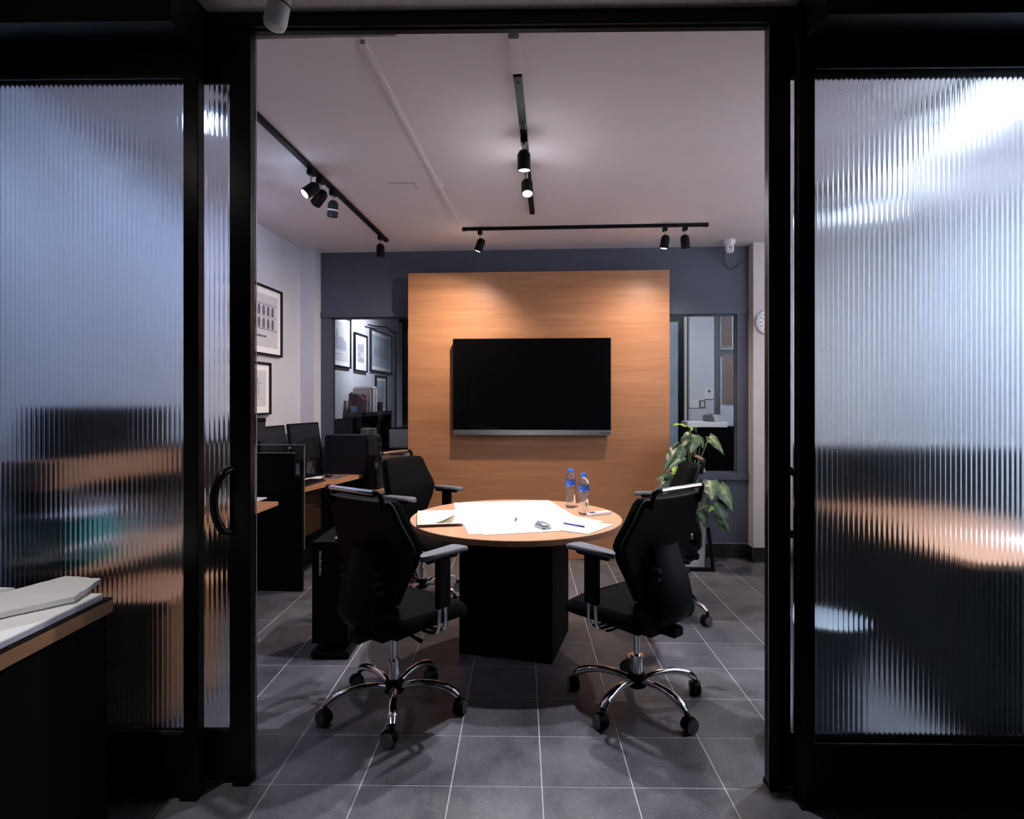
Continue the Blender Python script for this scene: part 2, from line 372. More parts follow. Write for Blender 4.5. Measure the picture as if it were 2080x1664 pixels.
def sliding_panel(name, label, v, x0, x1, side, handle, zb, zt, wst):
    # side: +1 the stile next to the opening is at x1, -1 at x0
    d = door_empty(name, label, v); t = .045
    sl = x0+wst if side < 0 else x0+.07; sr = x1-wst if side > 0 else x1-.07
    part('stile', M_BLACK, d, (x0, sl, 0, t, .012, 2.79), bevel=.003)
    part('stile', M_BLACK, d, (sr, x1, 0, t, .012, 2.79), bevel=.003)
    part('top_rail', M_BLACK, d, (sl, sr, .002, t-.002, zt, 2.79), bevel=.002)
    part('bottom_rail', M_BLACK, d, (sl, sr, .002, t-.002, .012, zb), bevel=.002)
    part('glazing_bead', M_GREYP, d, (sl, sr, .004, .016, zt-.014, zt), (sl, sr, .004, .016, zb, zb+.014), bevel=.002)
    p = reeded(sl, sr, zb+.002, zt-.002, .020).build('reeded_pane', M_REED, d)
    g = MB()
    xe = x1-.03 if side > 0 else x0+.03
    part('floor_guide', M_PLAST, d, (xe-.03, xe+.03, -.012, t+.012, .0, .013))
    if handle:
        hx = (sr+.008) if side > 0 else (sl-.008)
        m = MB(); o = -.027*side
        pts = arc([(hx, .0, 1.165), (hx+o*.6, -.035, 1.150), (hx+o*1.3, -.048, 1.10), (hx+o*1.5, -.05, 1.055), (hx+o*1.3, -.048, 1.00), (hx+o*.6, -.035, .945), (hx, .0, .93)], 6)
        m.tube(pts, .0145, 12); m.build('pull_handle', M_BLACK, d)
    return d
sliding_panel('sliding_door', 'black framed reeded glass sliding door with wide pane behind the oak counter', 2.150, -2.16, -1.115, 1, False, .223, 2.580, .054)
sliding_panel('sliding_door', 'narrow strip of black framed reeded glass sliding door with pull handle, nearer the desks', 2.236, -2.14, -.966, 1, True, .190, 2.602, .077)
sliding_panel('sliding_door', 'black framed reeded glass sliding door with wide pane in front of the waste bin', 2.140, 1.001, 2.12, -1, False, .205, 2.590, .054)
sliding_panel('sliding_door', 'rear black framed sliding door with pull handle, nearer the plant', 2.236, .936, 2.10, -1, True, .190, 2.602, .078)
hd = thing('door_header', 'black steel header beam across the top of the door opening', 'door header', DO(2.236), TR)
part('beam', M_BLACK, hd, (-2.3, 2.6, -.02, .04, 2.787, 2.838), bevel=.004)
part('side_casing', M_BLACK, hd, (-2.3, -1.112, -.26, -.02, 2.66, 2.838), bevel=.004)
part('side_casing', M_BLACK, hd, (1.02, 2.6, -.26, -.02, 2.66, 2.838), bevel=.004)
part('track_channel', M_PLAST, hd, (-1.112, 1.02, .004, .03, 2.781, 2.788))
part('edge_line', M_ALU, hd, (-.9655, -.9625, .044, .05, .0, 2.785))
part('edge_line', mat('bevel_highlight', (.16, .155, .15), .5), hd, (.9335, .936, -.002, .003, .0, 2.785))  # right-hand pale strip stands in for the highlight on the door's bevelled edge
struct(MB().box(-2.42, -2.30, 2.28, 2.31, 0, ZC).build('wall_front_end', M_WALL))
wfr = struct(MB().box(1.97, 3.3, 2.41, 2.50, 0, ZF).build('wall_front_side', M_WALL))

# ================================================================== TRACK LIGHTS
def rail(label, x0, x1, y0, y1):
    o = thing('track_rail', label, 'light track', ((x0+x1)/2, (y0+y1)/2, ZC), 0, 'black ceiling tracks')
    lx, ly = (x1-x0)/2, (y1-y0)/2
    part('channel', M_PLAST, o, (-lx, lx, -ly, ly, -.022, 0), bevel=.002)
    if lx > ly: part('slot', M_PLAST, o, (-lx+.05, lx-.05, -.006, .006, -.024, -.021))
    else: part('slot', M_PLAST, o, (-.006, .006, -ly+.05, ly-.05, -.024, -.021))
    e = .03
    for q in (-1, 1):
        if lx > ly: part('end_cap', M_PLAST, o, (q*(lx-e/2)-e/2, q*(lx-e/2)+e/2+.001, -ly-.001, ly+.001, -.024, 0))
        else: part('end_cap', M_PLAST, o, (-lx-.001, lx+.001, q*(ly-e/2)-e/2, q*(ly-e/2)+e/2+.001, -.024, 0))
    return o
rail('long black ceiling track running along the left wall', -1.437, -1.403, 2.35, 5.17)
rail('short black ceiling track above the round table', -.162, -.128, 2.56, 4.47)
rail('black ceiling track running across in front of the wooden panel', -.72, 1.217, 4.848, 4.882)
rail('black ceiling track behind the reeded door on the right', 1.765, 1.80, 2.6, 4.4)
def spot(label, x, y, aim, col=None, power=0, size=70, blend=.6, spill=0, zc=ZC, lens=30, ring=False, drop=.055):
    o = thing('track_spotlight', label, 'spotlight', (x, y, zc-.024), 0, 'ceiling track spotlights')
    part('adapter', M_PLAST, o, (-.017, .017, -.028, .028, -.032, 0), bevel=.003)
    MB().tube([(0, 0, -.03), (0, 0, -.03-drop)], .0055, 8).build('stem', M_STEEL, o)
    d = Vector(aim).normalized(); c = Vector((0, 0, -.03-drop-.03))
    R = Matrix.Translation(c) @ align(d)
    h = MB().lathe([(.012, -.052), (.022, -.048), (.034, -.028), (.034, .052), (.0345, .054), (.029, .054), (.028, .048)], 20, m=R).build('housing', M_PLAST if not ring else M_GREYP, o)
    if ring: MB().lathe([(.0346, .006), (.0352, .006), (.0352, .016), (.0346, .016)], 20, m=R).build('white_ring', M_WHITE, h)
    lm = emit('lens_%s_%d' % ('off' if not col else '%.2f_%.2f' % (col[0], col[2]), lens), col, lens) if col else M_GREYP
    MB().lathe([(.0275, .046), (.0275, .050), (.018, .053), (.004, .054)], 20, m=R).build('lens', lm, o)
    if col and power:
        L = bpy.data.lights.new('beam', 'SPOT'); L.energy = power*LP; L.color = col; L.spot_size = math.radians(size); L.spot_blend = blend; L.shadow_soft_size = .028
        l = bpy.data.objects.new('beam', L); COL.objects.link(l); l.parent = o; l.location = c + d*.062
        l.rotation_euler = d.to_track_quat('-Z', 'Y').to_euler()
    if col and spill:
        L = bpy.data.lights.new('spill', 'POINT'); L.energy = spill*LP; L.color = col; L.shadow_soft_size = .03
        l = bpy.data.objects.new('spill', L); COL.objects.link(l); l.parent = o; l.location = c + d*.10
    return o
LX = -1.42
spot('lit spotlight on the left track hidden behind the reeded glass strip', LX, 2.55, (-.45, -.50, -.80), COOLER, 15, 120, .5, .4, lens=300)
spot('brightly lit spotlight on the left track, nearest the door opening', LX, 3.52, (-.62, -.58, -.75), COOLER, 27, 120, .5, .8, lens=60)
spot('black spotlight turned to the left wall, beside the brightly lit one', LX, 3.66, (-.75, .55, -.55), (.62, .70, 1.0), 30, 110, .9, .3)
spot('grey spotlight with a white ring on the left track', LX, 3.88, (-.12, .12, -1), ring=True)
spot('unlit black spotlight at the far end of the left track', LX, 4.98, (0, .05, -1))
spot('lit spotlight higher up the short track above the table', -.145, 3.16, (.02, .04, -1), COOL, 160, 120, .8, 1.3)
spot('lit spotlight pointing at the camera on the short track above the table', -.145, 3.56, (.05, -.45, -1), COOL, 165, 120, .8, 1.3)
spot('lit warm spotlight at the left end of the track before the wooden panel', -.575, 4.865, (-.40, .12, -1), WARM, 135, 150, 1.0, .7)
spot('lit warm tilted spotlight on the track before the wooden panel', .885, 4.865, (-.15, .10, -1), WARM, 105, 150, 1.0, .7)
spot('unlit black spotlight at the right end of the track before the wooden panel', 1.04, 4.865, (.1, .1, -1))
spot('lit spotlight glowing behind the reeded door, nearer one', 1.782, 2.88, (.40, -.75, -.60), (.84, .93, 1.0), 290, 150, .7, 1.5, lens=500)
spot('lit spotlight glowing behind the reeded door, farther one', 1.782, 3.36, (.45, -.55, -.55), (.84, .93, 1.0), 290, 150, .7, 1.5, lens=500)
spot('unseen spotlight added behind the reeded door to brighten the right wall', 1.782, 4.10, (.90, .15, -.50), (.84, .93, 1.0), 170, 130, .9, .8)  # extra lamp, added to brighten the wall seen through the right reeded glass
# next room: picture lamp, and an unseen lamp added for its right side
spot('spotlight washing the pictures in the room behind the blue wall', -1.5, 6.9, (-.7, .15, -.55), COOL, 95, 115, .9, 1.5)
spot('unseen spotlight added to light the far room, right side', 1.5, 6.3, (.15, .8, -.55), COOL, 130, 110, .8, 1)
# unseen front room lamp, added to light the counter and front ceiling
spot('unseen spotlight added to light the oak counter in front of the doors', -1.75, 1.0, (-.05, .55, -1), (1, .94, .90), 75, 55, .6, .6, zc=ZF)

# ================================================================== CEILING ITEMS
cb = thing('ceiling_trunking', 'thin white cable trunking along the ceiling between the tracks', 'trunking', (-.725, 3.55, ZC), 0)
part('duct', M_CEIL, cb, (-.011, .011, -1.25, 1.29, -.013, 0), bevel=.002)
MB().lathe([(.03, 0), (.03, -.012), (.022, -.02), (.01, -.022)], 16, c=(.0, .32, 0)).build('junction_cap', M_CEIL, cb)
cb2 = tag(MB().box(-.165, -.125, 2.30, 2.555, ZC-.016, ZC).build('ceiling_trunking', M_CEIL, bevel=.002), 'short white trunking feeding the track above the table', 'trunking')
cb3 = MB(); q0, q1 = onZ(516, 74, ZC-.01), onZ(805, 68, ZC-.01)
cb3.tube([q0, q1], .011, 4); tag(cb3.build('ceiling_trunking', M_CEIL), 'white cable trunking across the ceiling just behind the door header', 'trunking')
ap = thing('ceiling_hatch', 'faint outline of an access hatch in the ceiling left of the trunking', 'hatch', (-1.0, 3.82, ZC))
a0, a1, a2 = onZ(790, 372, ZC), onZ(840, 371, ZC), onZ(848, 384, ZC)
for (pa, pb) in ((a0, a1), (a1, a2)):
    MB().tube([pa-ap.location-Vector((0, 0, .001)), pb-ap.location-Vector((0, 0, .001))], .0016, 4).build('hatch_edge', mat('hatch_gap', (.12, .10, .10), .9), ap)
# small white fixture on the front ceiling
wf = thing('ceiling_fixture', 'white cylindrical fixture tilted down from the ceiling before the black header', 'ceiling fixture', onD(578, -10, 2.02) )
wf.location.z = ZF
c = onD(563, 26, 2.02)-wf.location; ax = Vector((-.25, .05, -1)).normalized()
R = Matrix.Translation(c) @ align(ax)
MB().lathe([(.012, -.075), (.030, -.066), (.036, -.05), (.038, .03), (.033, .048), (.02, .056), (.004, .058)], 24, m=R).build('body', M_WHITE, wf)
MB().lathe([(.0388, -.03), (.0388, -.026), (.036, -.026), (.036, -.03)], 24, m=R).build('seam', M_GREYP, wf)
MB().tube([(0, 0, 0), (.03, 0, -.045), (.02, 0, -.06)], .014, 8).build('bracket', M_WHITE, wf)
# dome camera under the ceiling at the corner
dc = thing('security_camera', 'white security camera under the ceiling at the right end of the blue wall', 'camera', onY(1482, 497, 5.40)); dc.location.z = ZC
MB().lathe([(.05, 0), (.052, -.02), (.046, -.036), (.036, -.038), (.036, -.085), (.030, -.105), (.012, -.112)], 24).build('body', M_WHITE, dc)
for (dx, dz) in ((-.008, -.066), (.006, -.062), (.009, -.075), (.002, -.09)):
    part('led', M_PLAST, dc, (dx-.004, dx+.004, -.0375, -.030, dz-.005, dz+.005))
b = dc.location
MB().tube(arc([(-.02, .05, -.05), (-.01, .14, -.13), (.05, .195, -.20), (.11, .195, -.19), (.15, .195, -.15)], 6), .007, 8).build('cable', M_BLUE, dc)
# clock on the beige corner
ck = thing('wall_clock', 'round white wall clock on the beige corner, half hidden by the door', 'clock', (0, 0, 0))
p = onY(1559, 655, 5.476); ck.location = p
R = Matrix.Rotation(math.pi/2, 4, 'X')
MB().lathe([(.105, 0), (.112, .012), (.105, .03), (.09, .034), (.084, .026), (.004, .026)], 36, m=R).build('rim', M_WHITE, ck)
MB().lathe([(.083, .0265), (.083, .0275), (.004, .0275)], 32, m=R).build('dial', M_PAPER, ck)
for k in range(12):
    a = k*math.pi/6; MB().tube([(math.sin(a)*.062, -.0285, math.cos(a)*.062), (math.sin(a)*.076, -.0285, math.cos(a)*.076)], .003, 4).build('hour_mark', M_PLAST, ck)
MB().tube([(0, -.030, 0), (-.045, -.030, .025)], .0025, 4).build('hand', M_PLAST, ck); MB().tube([(0, -.031, 0), (.02, -.031, -.06)], .002, 4).build('hand', M_PLAST, ck)

# ================================================================== WOOD PANEL + TV
YP = 5.45
pn = thing('wood_wall_panel', 'large beech wood feature panel behind the television', 'wall panel', (-.133, YP, 0))
part('veneer_sheet', M_PANEL, pn, (-1.166, 1.165, 0, .03, .004, .915), (-1.166, 1.165, 0, .03, .915, 1.78), (-1.166, 1.165, 0, .03, 1.78, 2.563))
part('core', M_MATTE, pn, (-1.15, 1.15, .03, .16, .004, 2.55))
tv = thing('television', 'large black flat television with a silver bottom bar on the wooden panel', 'television', (-.1825, YP, 1.108))
part('bezel', M_PLAST, tv, (-.6965, .6965, -.075, -.035, .045, .853), bevel=.003)
part('screen', M_SCREEN, tv, (-.690, .690, -.0772, -.0745, .050, .847))
part('rear_housing', M_PLAST, tv, (-.55, .55, -.036, -.001, .05, .70), bevel=.01)
bar = part('bottom_bar', M_STEEL, tv, (-.6965, .6965, -.079, -.035, 0, .045), bevel=.003)
part('emblem', M_WHITE, bar, (-.016, -.006, -.0797, -.0785, .018, .026), (-.004, .005, -.0797, -.0785, .018, .026), (.007, .015, -.0797, -.0785, .018, .026))
part('side_print', M_GREYP, bar, (.60, .645, -.0797, -.0785, .02, .025), (.655, .685, -.0797, -.0785, .02, .025))

# ================================================================== ROUND TABLE
TC = cw(.023, 3.50)
tb = thing('round_table', 'round beech meeting table on a square black pedestal', 'table', TC, YAW)
MB().lathe([(.594, .717), (.600, .720), (.600, .747), (.597, .750)], 96).build('table_top', M_TABLEW, tb)
m = MB().box(-.265, .265, -.25, .25, 0, .717, Matrix.Translation((.003, .085, 0)) @ Matrix.Rotation(math.radians(-15.3), 4, 'Z')); m.build('pedestal', M_MATTE, tb, .003)

def sheet(label, pix, z, mtl=M_PAPER, name='paper_sheet', cat='paper', th=.0006, group='drawing sheets on the table'):
    q = [onZ(a, b_, z) for a, b_ in pix]; c = sum(q, Vector())/len(q)
    o = MB().prism([(v.x-c.x, v.y-c.y) for v in q], 0, th).build(name, mtl); o.location = c
    return tag(o, label, cat, group)
ZT = .7502
sheet('large white drawing sheet spread over the middle of the table', [(921.7, 1021.5), (1115, 1016.6), (1169, 1050), (1160, 1076), (952, 1085), (943, 1066), (926, 1040)], ZT)
sheet('white drawing sheet reaching toward the remote control', [(1110, 1026), (1169, 1049), (1227, 1060), (1150, 1079), (1040, 1062)], ZT+.0008)
sheet('white sheet along the front edge of the table under the grey mouse', [(965, 1058), (1128, 1054), (1138, 1078.5), (984, 1087)], ZT+.0016)
sheet('white sheet with the blue pen on it, pointing at the right chair', [(1095, 1052), (1246, 1066), (1196, 1085), (1118, 1075)], ZT+.0024)
# stack of folded papers on the left of the table
stk = [(851, 1040), (925, 1038), (938, 1064), (848, 1066)]
for k in range(4):
    q = [(a+random.uniform(-4, 4), b_+random.uniform(-1.5, 1.5)) for a, b_ in stk]
    lab = ['lowest sheaf of the white paper stack on the table', 'second sheaf from the bottom of the white paper stack', 'third sheaf from the bottom of the white paper stack', 'top sheaf of the white paper stack on the table'][k]
    sheet(lab, q, ZT+.0008+k*.0045, th=.004, name='paper_sheaf', group='paper stack on the table')
# curled sheet with a cream underside
q0, q1, q2, q3 = [onZ(a, b_, ZT+.0195) for a, b_ in ((853, 1039), (926, 1036), (934, 1062), (850, 1064))]
vs_, fs_ = [], []; N = 8
for i in range(N+1):
    for j in range(N+1):
        u, v = i/N, j/N; p = (q0*(1-u)+q1*u)*(1-v)+(q3*(1-u)+q2*u)*v
        p = p.copy(); k = max(0, u*.9+v*.75-1.05); p.z += .10*k**1.6; p.x -= .05*k; vs_.append(p)
for i in range(N):
    for j in range(N): fs_.append((i*(N+1)+j, (i+1)*(N+1)+j, (i+1)*(N+1)+j+1, i*(N+1)+j+1))
cs = MB().add(vs_, fs_).build('curled_sheet', M_CREAM); so = cs.modifiers.new('thickness', 'SOLIDIFY'); so.thickness = .0007
tag(cs, 'curled cream sheet on top of the paper stack', 'paper')
def pen(label, a, b_, mtl, mt2, r=.0045, z=ZT+.004):
    p0, p1 = onZ(*a, z+r), onZ(*b_, z+r); o = thing('pen', label, 'pen', p0, 0, 'pens on the table'); d = p1-p0
    MB().tube([d*0, d*.04, d*.68], [.0015, r, r], 8).build('barrel', mtl, o)
    MB().tube([d*.66, d], [r*1.15, r*1.15], 8).build('cap', mt2, o)
pen('white pen with an orange band in the middle of the drawing sheets', (1038, 1074), (1049, 1053), M_WHITE, M_GREYP)
pen('dark blue pen on the drawing sheet near the right chair', (1144, 1062.5), (1187, 1070), mat('navy_plastic', (.02, .03, .16), .4), mat('navy_plastic', (.02, .03, .16), .4))
ob = bpy.data.objects['pen']
# mouse on the sheets
p = onZ(1102, 1072, ZT+.003); ms = thing('computer_mouse', 'silver and black computer mouse on the drawing sheets', 'mouse', p, math.radians(35))
rings = []
for (z, k) in ((0, .92), (.008, 1), (.016, .97), (.024, .82), (.029, .5)):
    rings.append([Vector((x*k, y*k, z*(1+.0*y))) for x, y in rrect(.029, .05, .026)])
MB().loft(rings).build('shell', mat('silver_plastic', (.30, .30, .33), .3, .5), ms)
part('button_gap', M_PLAST, ms, (-.0015, .0015, .0, .047, .006, .0285)); part('skirt', M_PLAST, ms, (-.026, .026, -.046, .046, .0, .006), bevel=.003)
# remote
p = onZ(1217, 1046, ZT); a = onZ(1193, 1048.5, ZT); b_ = onZ(1243, 1043, ZT); an = math.atan2((b_-a).y, (b_-a).x)
rm = thing('remote_control', 'white remote control with a dark display beside the bottles', 'remote control', p, an)
part('body', M_WHITE, rm, (-.078, .078, -.022, .022, 0, .017), bevel=.004)
part('display', M_GREYP, rm, (-.070, -.028, -.015, .015, .0165, .0175)); part('button', M_WALL, rm, (-.005, .01, -.01, .01, .0165, .018), (.02, .035, -.01, .01, .0165, .018), bevel=.001)
# bottles
def bottle(label, px, py):
    o = thing('water_bottle', label, 'bottle', onZ(px, py, ZT), 0, 'water bottles on the table')
    pr = [(.012, .0), (.026, .0), (.0305, .006), (.032, .018)]
    for k in range(9):
        z = .025+k*.0115; w_ = .0315-.0045*math.exp(-((z-.085)/.03)**2); pr += [(w_, z), (w_-.0013, z+.0058)]
    pr += [(.032, .128), (.0325, .135), (.0325, .172), (.031, .184), (.026, .202), (.018, .214), (.0135, .220), (.0128, .226)]
    MB().lathe(pr, 28).build('body', M_WATER, o)
    MB().lathe([(.0328, .139), (.0332, .139), (.0332, .169), (.0328, .169)], 28).build('label_band', M_LABEL, o)
    MB().lathe([(.0128, .222), (.0158, .222), (.0158, .2385), (.0145, .2405), (.003, .2405)], 24).build('cap', M_CAPB, o)
bottle('water bottle with blue cap and label, the one standing farther back', 1159, 1031)
bottle('water bottle with blue cap and label, the nearer one beside the remote', 1185.5, 1045)

# ================================================================== OFFICE CHAIRS
def make_chair():
    o = thing('office_chair', '', 'chair', group='office chairs around the round table')
    MB().lathe([(.03, .075), (.045, .085), (.047, .12), (.038, .14), (.028, .145)], 20).build('hub', M_PLAST, o)
    wheel = MB()
    # caster: two wheels, hood
    wm = MB()
    for s in (-1, 1):
        R = Matrix.Translation((s*.014, -.012, .032)) @ Matrix.Rotation(math.pi/2, 4, 'Y')
        wm.lathe([(.026, -.010), (.032, -.008), (.032, .008), (.026, .010)], 18, m=R)
    hoodm = MB()
    pts = [(-.012+.036*math.cos(t), .032+.036*math.sin(t)) for t in [math.radians(a) for a in range(-10, 200, 21)]]
    hoodm.prism(pts, -.008, .008, 'X'); hoodm.lathe([(.010, .055), (.010, .082)], 12)
    rmes = []
    for s in (-1, 1):
        R = Matrix.Translation((s*.0245, -.012, .032)) @ Matrix.Rotation(math.pi/2, 4, 'Y'); rmes.append(MB().lathe([(.022, -.001), (.0295, -.001), (.0295, .001), (.022, .001)], 18, m=R).mesh('tread_ring', M_PADG))
    # join hood and wheels in one caster mesh
    cst = MB(); cst.v = wm.v + hoodm.v; cst.f = wm.f + [tuple(i+len(wm.v) for i in f) for f in hoodm.f]
    cme = cst.mesh('caster', M_PLAST)
    pts = arc([(0, .035, .112), (0, .10, .128), (0, .18, .131), (0, .255, .115), (0, .30, .085)], 5)
    n = len(pts); rr = [.017+.006*(i/(n-1))-.010*max(0, (i/(n-1)-.85))/.15*.6 for i in range(n)]
    lme = MB().tube(pts, rr, 12, .8, up=(0, 0, 1)).mesh('leg', M_CHROME)
    for k in range(5):
        a = k*2*math.pi/5
        lg = link('leg', lme, o, (0, 0, 0), (0, 0, a))
        c_ = link('caster', cme, lg, (0, .305, 0), (0, 0, random.uniform(-2.6, 2.6)))
        for rme in rmes: link('tread_ring', rme, lg, (0, .305, 0), c_.rotation_euler)
    MB().lathe([(.026, .14), (.026, .215), (.030, .215), (.030, .228), (.024, .228)], 20).build('column_sleeve', M_CHROME, o)
    MB().lathe([(.0145, .22), (.0145, .37)], 16).build('gas_lift', M_CHROME, o)
    mc = MB(); mc.box(-.09, .09, -.15, .11, .365, .415); mc.box(-.035, .035, -.235, -.10, .375, .42)
    me_ = mc.build('mechanism', M_PLAST, o, .008)
    MB().tube([(.09, -.02, .385), (.17, -.03, .375), (.205, -.03, .37)], [.007, .007, .011], 8).build('lever', M_PLAST, me_)
    R = Matrix.Translation((-.115, .06, .375)) @ Matrix.Rotation(math.pi/2, 4, 'Y'); MB().lathe([(.026, -.03), (.028, -.02), (.028, .02), (.026, .03)], 14, m=R).build('tension_knob', M_PLAST, me_)
    # seat cushion, wider in front, rolled front edge
    rings = []
    for (z, k) in ((.418, .80), (.425, .93), (.445, 1.0), (.475, 1.0), (.495, .95), (.506, .80), (.508, .4)):
        ring = []
        for x, y in rrect(.245*k, .235*k, .10*k, 6, 0, .03):
            yy = y; zz = z - .045*max(0, (y-.12)/.15)**2*(1 if z > .44 else .3); xx = x*(1+.10*(y-.03)/.235)
            ring.append(Vector((xx, yy, zz)))
        rings.append(ring)
    MB().loft(rings).build('seat', M_FAB, o)
    part('seat_pan', M_PLAST, o, (-.20, .20, -.17, .20, .408, .424), bevel=.006)
    # backrest: tall shield outline, slightly curved
    outline = [(.085, .45), (.115, .52), (.17, .62), (.22, .71), (.250, .785), (.246, .82), (.222, .90), (.206, .975), (.190, .995)]
    def yb(z):
        t = max(0, min(1, (z-.44)/.56)); return -.118 - .025*math.sin(t*math.pi*.7) - .085*max(0, (z-.74)/.26)**1.15
    def slab(scale, f0, f1, zlo, zhi, bulge):
        rings = []
        for layer, (off, k) in enumerate(((f0, .95), (f0+(f1-f0)*.3, 1), (f0+(f1-f0)*.75, 1), (f1, .88))):
            ring = []
            pl = [(w_, z) for w_, z in outline if zlo <= z <= zhi]
            zc_ = (zlo+zhi)/2
            def lat(z0, sgn): return [(sgn*w_*q, z0) for w_ in (pl[-1][0] if z0 > .9 else pl[0][0],) for q in (.75, .5, .25)]
            top = [(x, pl[-1][1]+.004) for x, _ in lat(pl[-1][1], 1)]; bot = [(x, pl[0][1]-.004) for x, _ in lat(pl[0][1], 1)]
            seq = pl + top + [(0, pl[-1][1]+.005)] + [(-x, z) for x, z in top[::-1]] + [(-w_, z) for w_, z in pl[::-1]] + [(-x, z) for x, z in bot] + [(0, pl[0][1]-.004)] + bot[::-1]
            for (x, z) in seq:
                x2 = x*scale*k; z2 = zc_+(z-zc_)*(1-(1-k)*.35)
                ring.append(Vector((x2, yb(z2)+off+bulge*(x2/.25)**2, z2)))
            rings.append(ring)
        m_ = MB().loft(rings)
        # bridge the two flat ends with strips instead of one big polygon, so the curve stays smooth
        n_ = len(rings[0]); m_.f = [f for f in m_.f if len(f) < n_]
        npl = len(pl); base_ = (0, 3*n_)
        for bi in base_:
            for i in range(npl-1):
                r1, r2 = bi+i, bi+i+1; l1, l2 = bi+(2*npl+7-1-i), bi+(2*npl+7-2-i)
                m_.f.append((r1, r2, l2, l1))
            m_.f.append(tuple(bi+i for i in range(npl-1, npl+8))); m_.f.append(tuple([bi+i for i in range(2*npl+6, n_)]+[bi]))
        return m_
    slab(1.0, .0, .055, .49, 1.1, .045).build('backrest', M_FAB, o)
    sh = slab(1.02, -.022, .004, .44, 1.1, .045).build('back_shell', M_PLAST, o)
    # J-shaped lumbar support standing off the rear, with side adjuster ribs
    rows = [(.085, .775, .02), (.092, .72, .045), (.100, .64, .082), (.108, .55, .108), (.112, .48, .112), (.10, .435, .085), (.085, .410, .02)]
    rg = []
    for w_, z, off in rows:
        y0 = yb(max(z, .46))-off
        rg.append([Vector((x*w_, y0+yy-.012*(1-abs(x)), z-(.0 if z > .45 else yy*.5))) for x, yy in ((-1, .03), (-1, .008), (-.8, -.004), (0, -.008), (.8, -.004), (1, .008), (1, .03), (0, .026))])
    jb = MB().loft(rg).build('lumbar_support', mat('charcoal_plastic', (.005, .0052, .0068), .55, spec=.12), o)
    for s in (-1, 1):
        for z in (.60, .64, .68):
            part('adjuster_rib', M_GREYP, jb, (s*.108-.012, s*.108+.012, yb(z)-.075, yb(z)-.03, z-.008, z+.010), bevel=.004)
    for s in (-1, 1):
        MB().tube(arc([(s*w_*1.015, yb(z)-.010+.045*(w_/.25)**2, z) for w_, z in outline[3:]], 4), .0016, 6).build('edge_piping', M_GREYP, o)
    # chrome grab rail on top
    yt = yb(.99)
    MB().tube([(-.146, yt-.022, 1.034), (-.06, yt-.026, 1.035), (0, yt-.027, 1.035), (.06, yt-.026, 1.035), (.146, yt-.022, 1.034)], .0115, 12).build('top_rail', M_CHROME, o)
    for s in (-1, 1):
        MB().tube(arc([(s*.140, yt-.022, 1.034), (s*.164, yt-.019, 1.033), (s*.175, yt-.012, 1.022), (s*.176, yt-.004, .985), (s*.174, yt+.004, .955)], 4), .0122, 10).build('rail_end', M_PLAST, o)
    # armrests
    for s in (-1, 1):
        ar = part('armrest', M_PLAST, o, (s*.285-.015, s*.285+.015, -.018, .058, .52, .754), (s*.285-.012, s*.285+.012, -.08, .11, .727, .754), bevel=.005)
        rings = []
        for (z, k) in ((.752, .86), (.758, 1), (.768, 1), (.773, .90)):
            rings.append([Vector((s*.285+x*k*(1 if y > -.02 else 1-.55*min(1, (-.02-y)/.11)), y*(.97+.03*k)+.005, z-.022*max(0, (-y-.03)/.13)**2-.012*max(0, (y-.06)/.1)**2)) for x, y in rrect(.044, .135, .040, 6, 0, .02)])
        MB().loft(rings).build('arm_pad', M_PADG, ar)
        for dy in (-.003, .038):
            MB().tube(arc([(s*.285, dy, .58), (s*.285, dy, .47), (s*.279, dy, .43), (s*.255, dy, .408), (s*.17, dy, .402)], 5), .0085, 8).build('arm_tube', M_CHROME, ar)
    return o
ch = make_chair()
def place_chair(o, xc, d, hx, hd, label, spin):
    o.location = cw(xc, d); h = cw(hx, hd); o.rotation_euler = (0, 0, math.atan2(h.y, h.x)-math.pi/2); o['label'] = label
    for k, c_ in enumerate([c_ for c_ in o.children if c_.name.startswith('leg')]):
        c_.rotation_euler = (0, 0, math.radians(spin)-o.rotation_euler.z+YAW+k*2*math.pi/5)
ch2, ch3, ch4 = copy_tree(ch), copy_tree(ch), copy_tree(ch)
place_chair(ch, -.54, 2.80, .60, .80, 'black office chair with its back to the camera, left of the table', 189)
place_chair(ch2, .585, 2.86, -.64, .77, 'black office chair with its back to the camera, right of the table', 140)
place_chair(ch3, -.645, 4.36, .88, -.48, 'black office chair facing the table from the far left, beside the computer towers', 20)
place_chair(ch4, .99, 4.03, -.97, .12, 'black office chair seen edge-on in front of the potted plant', 232)

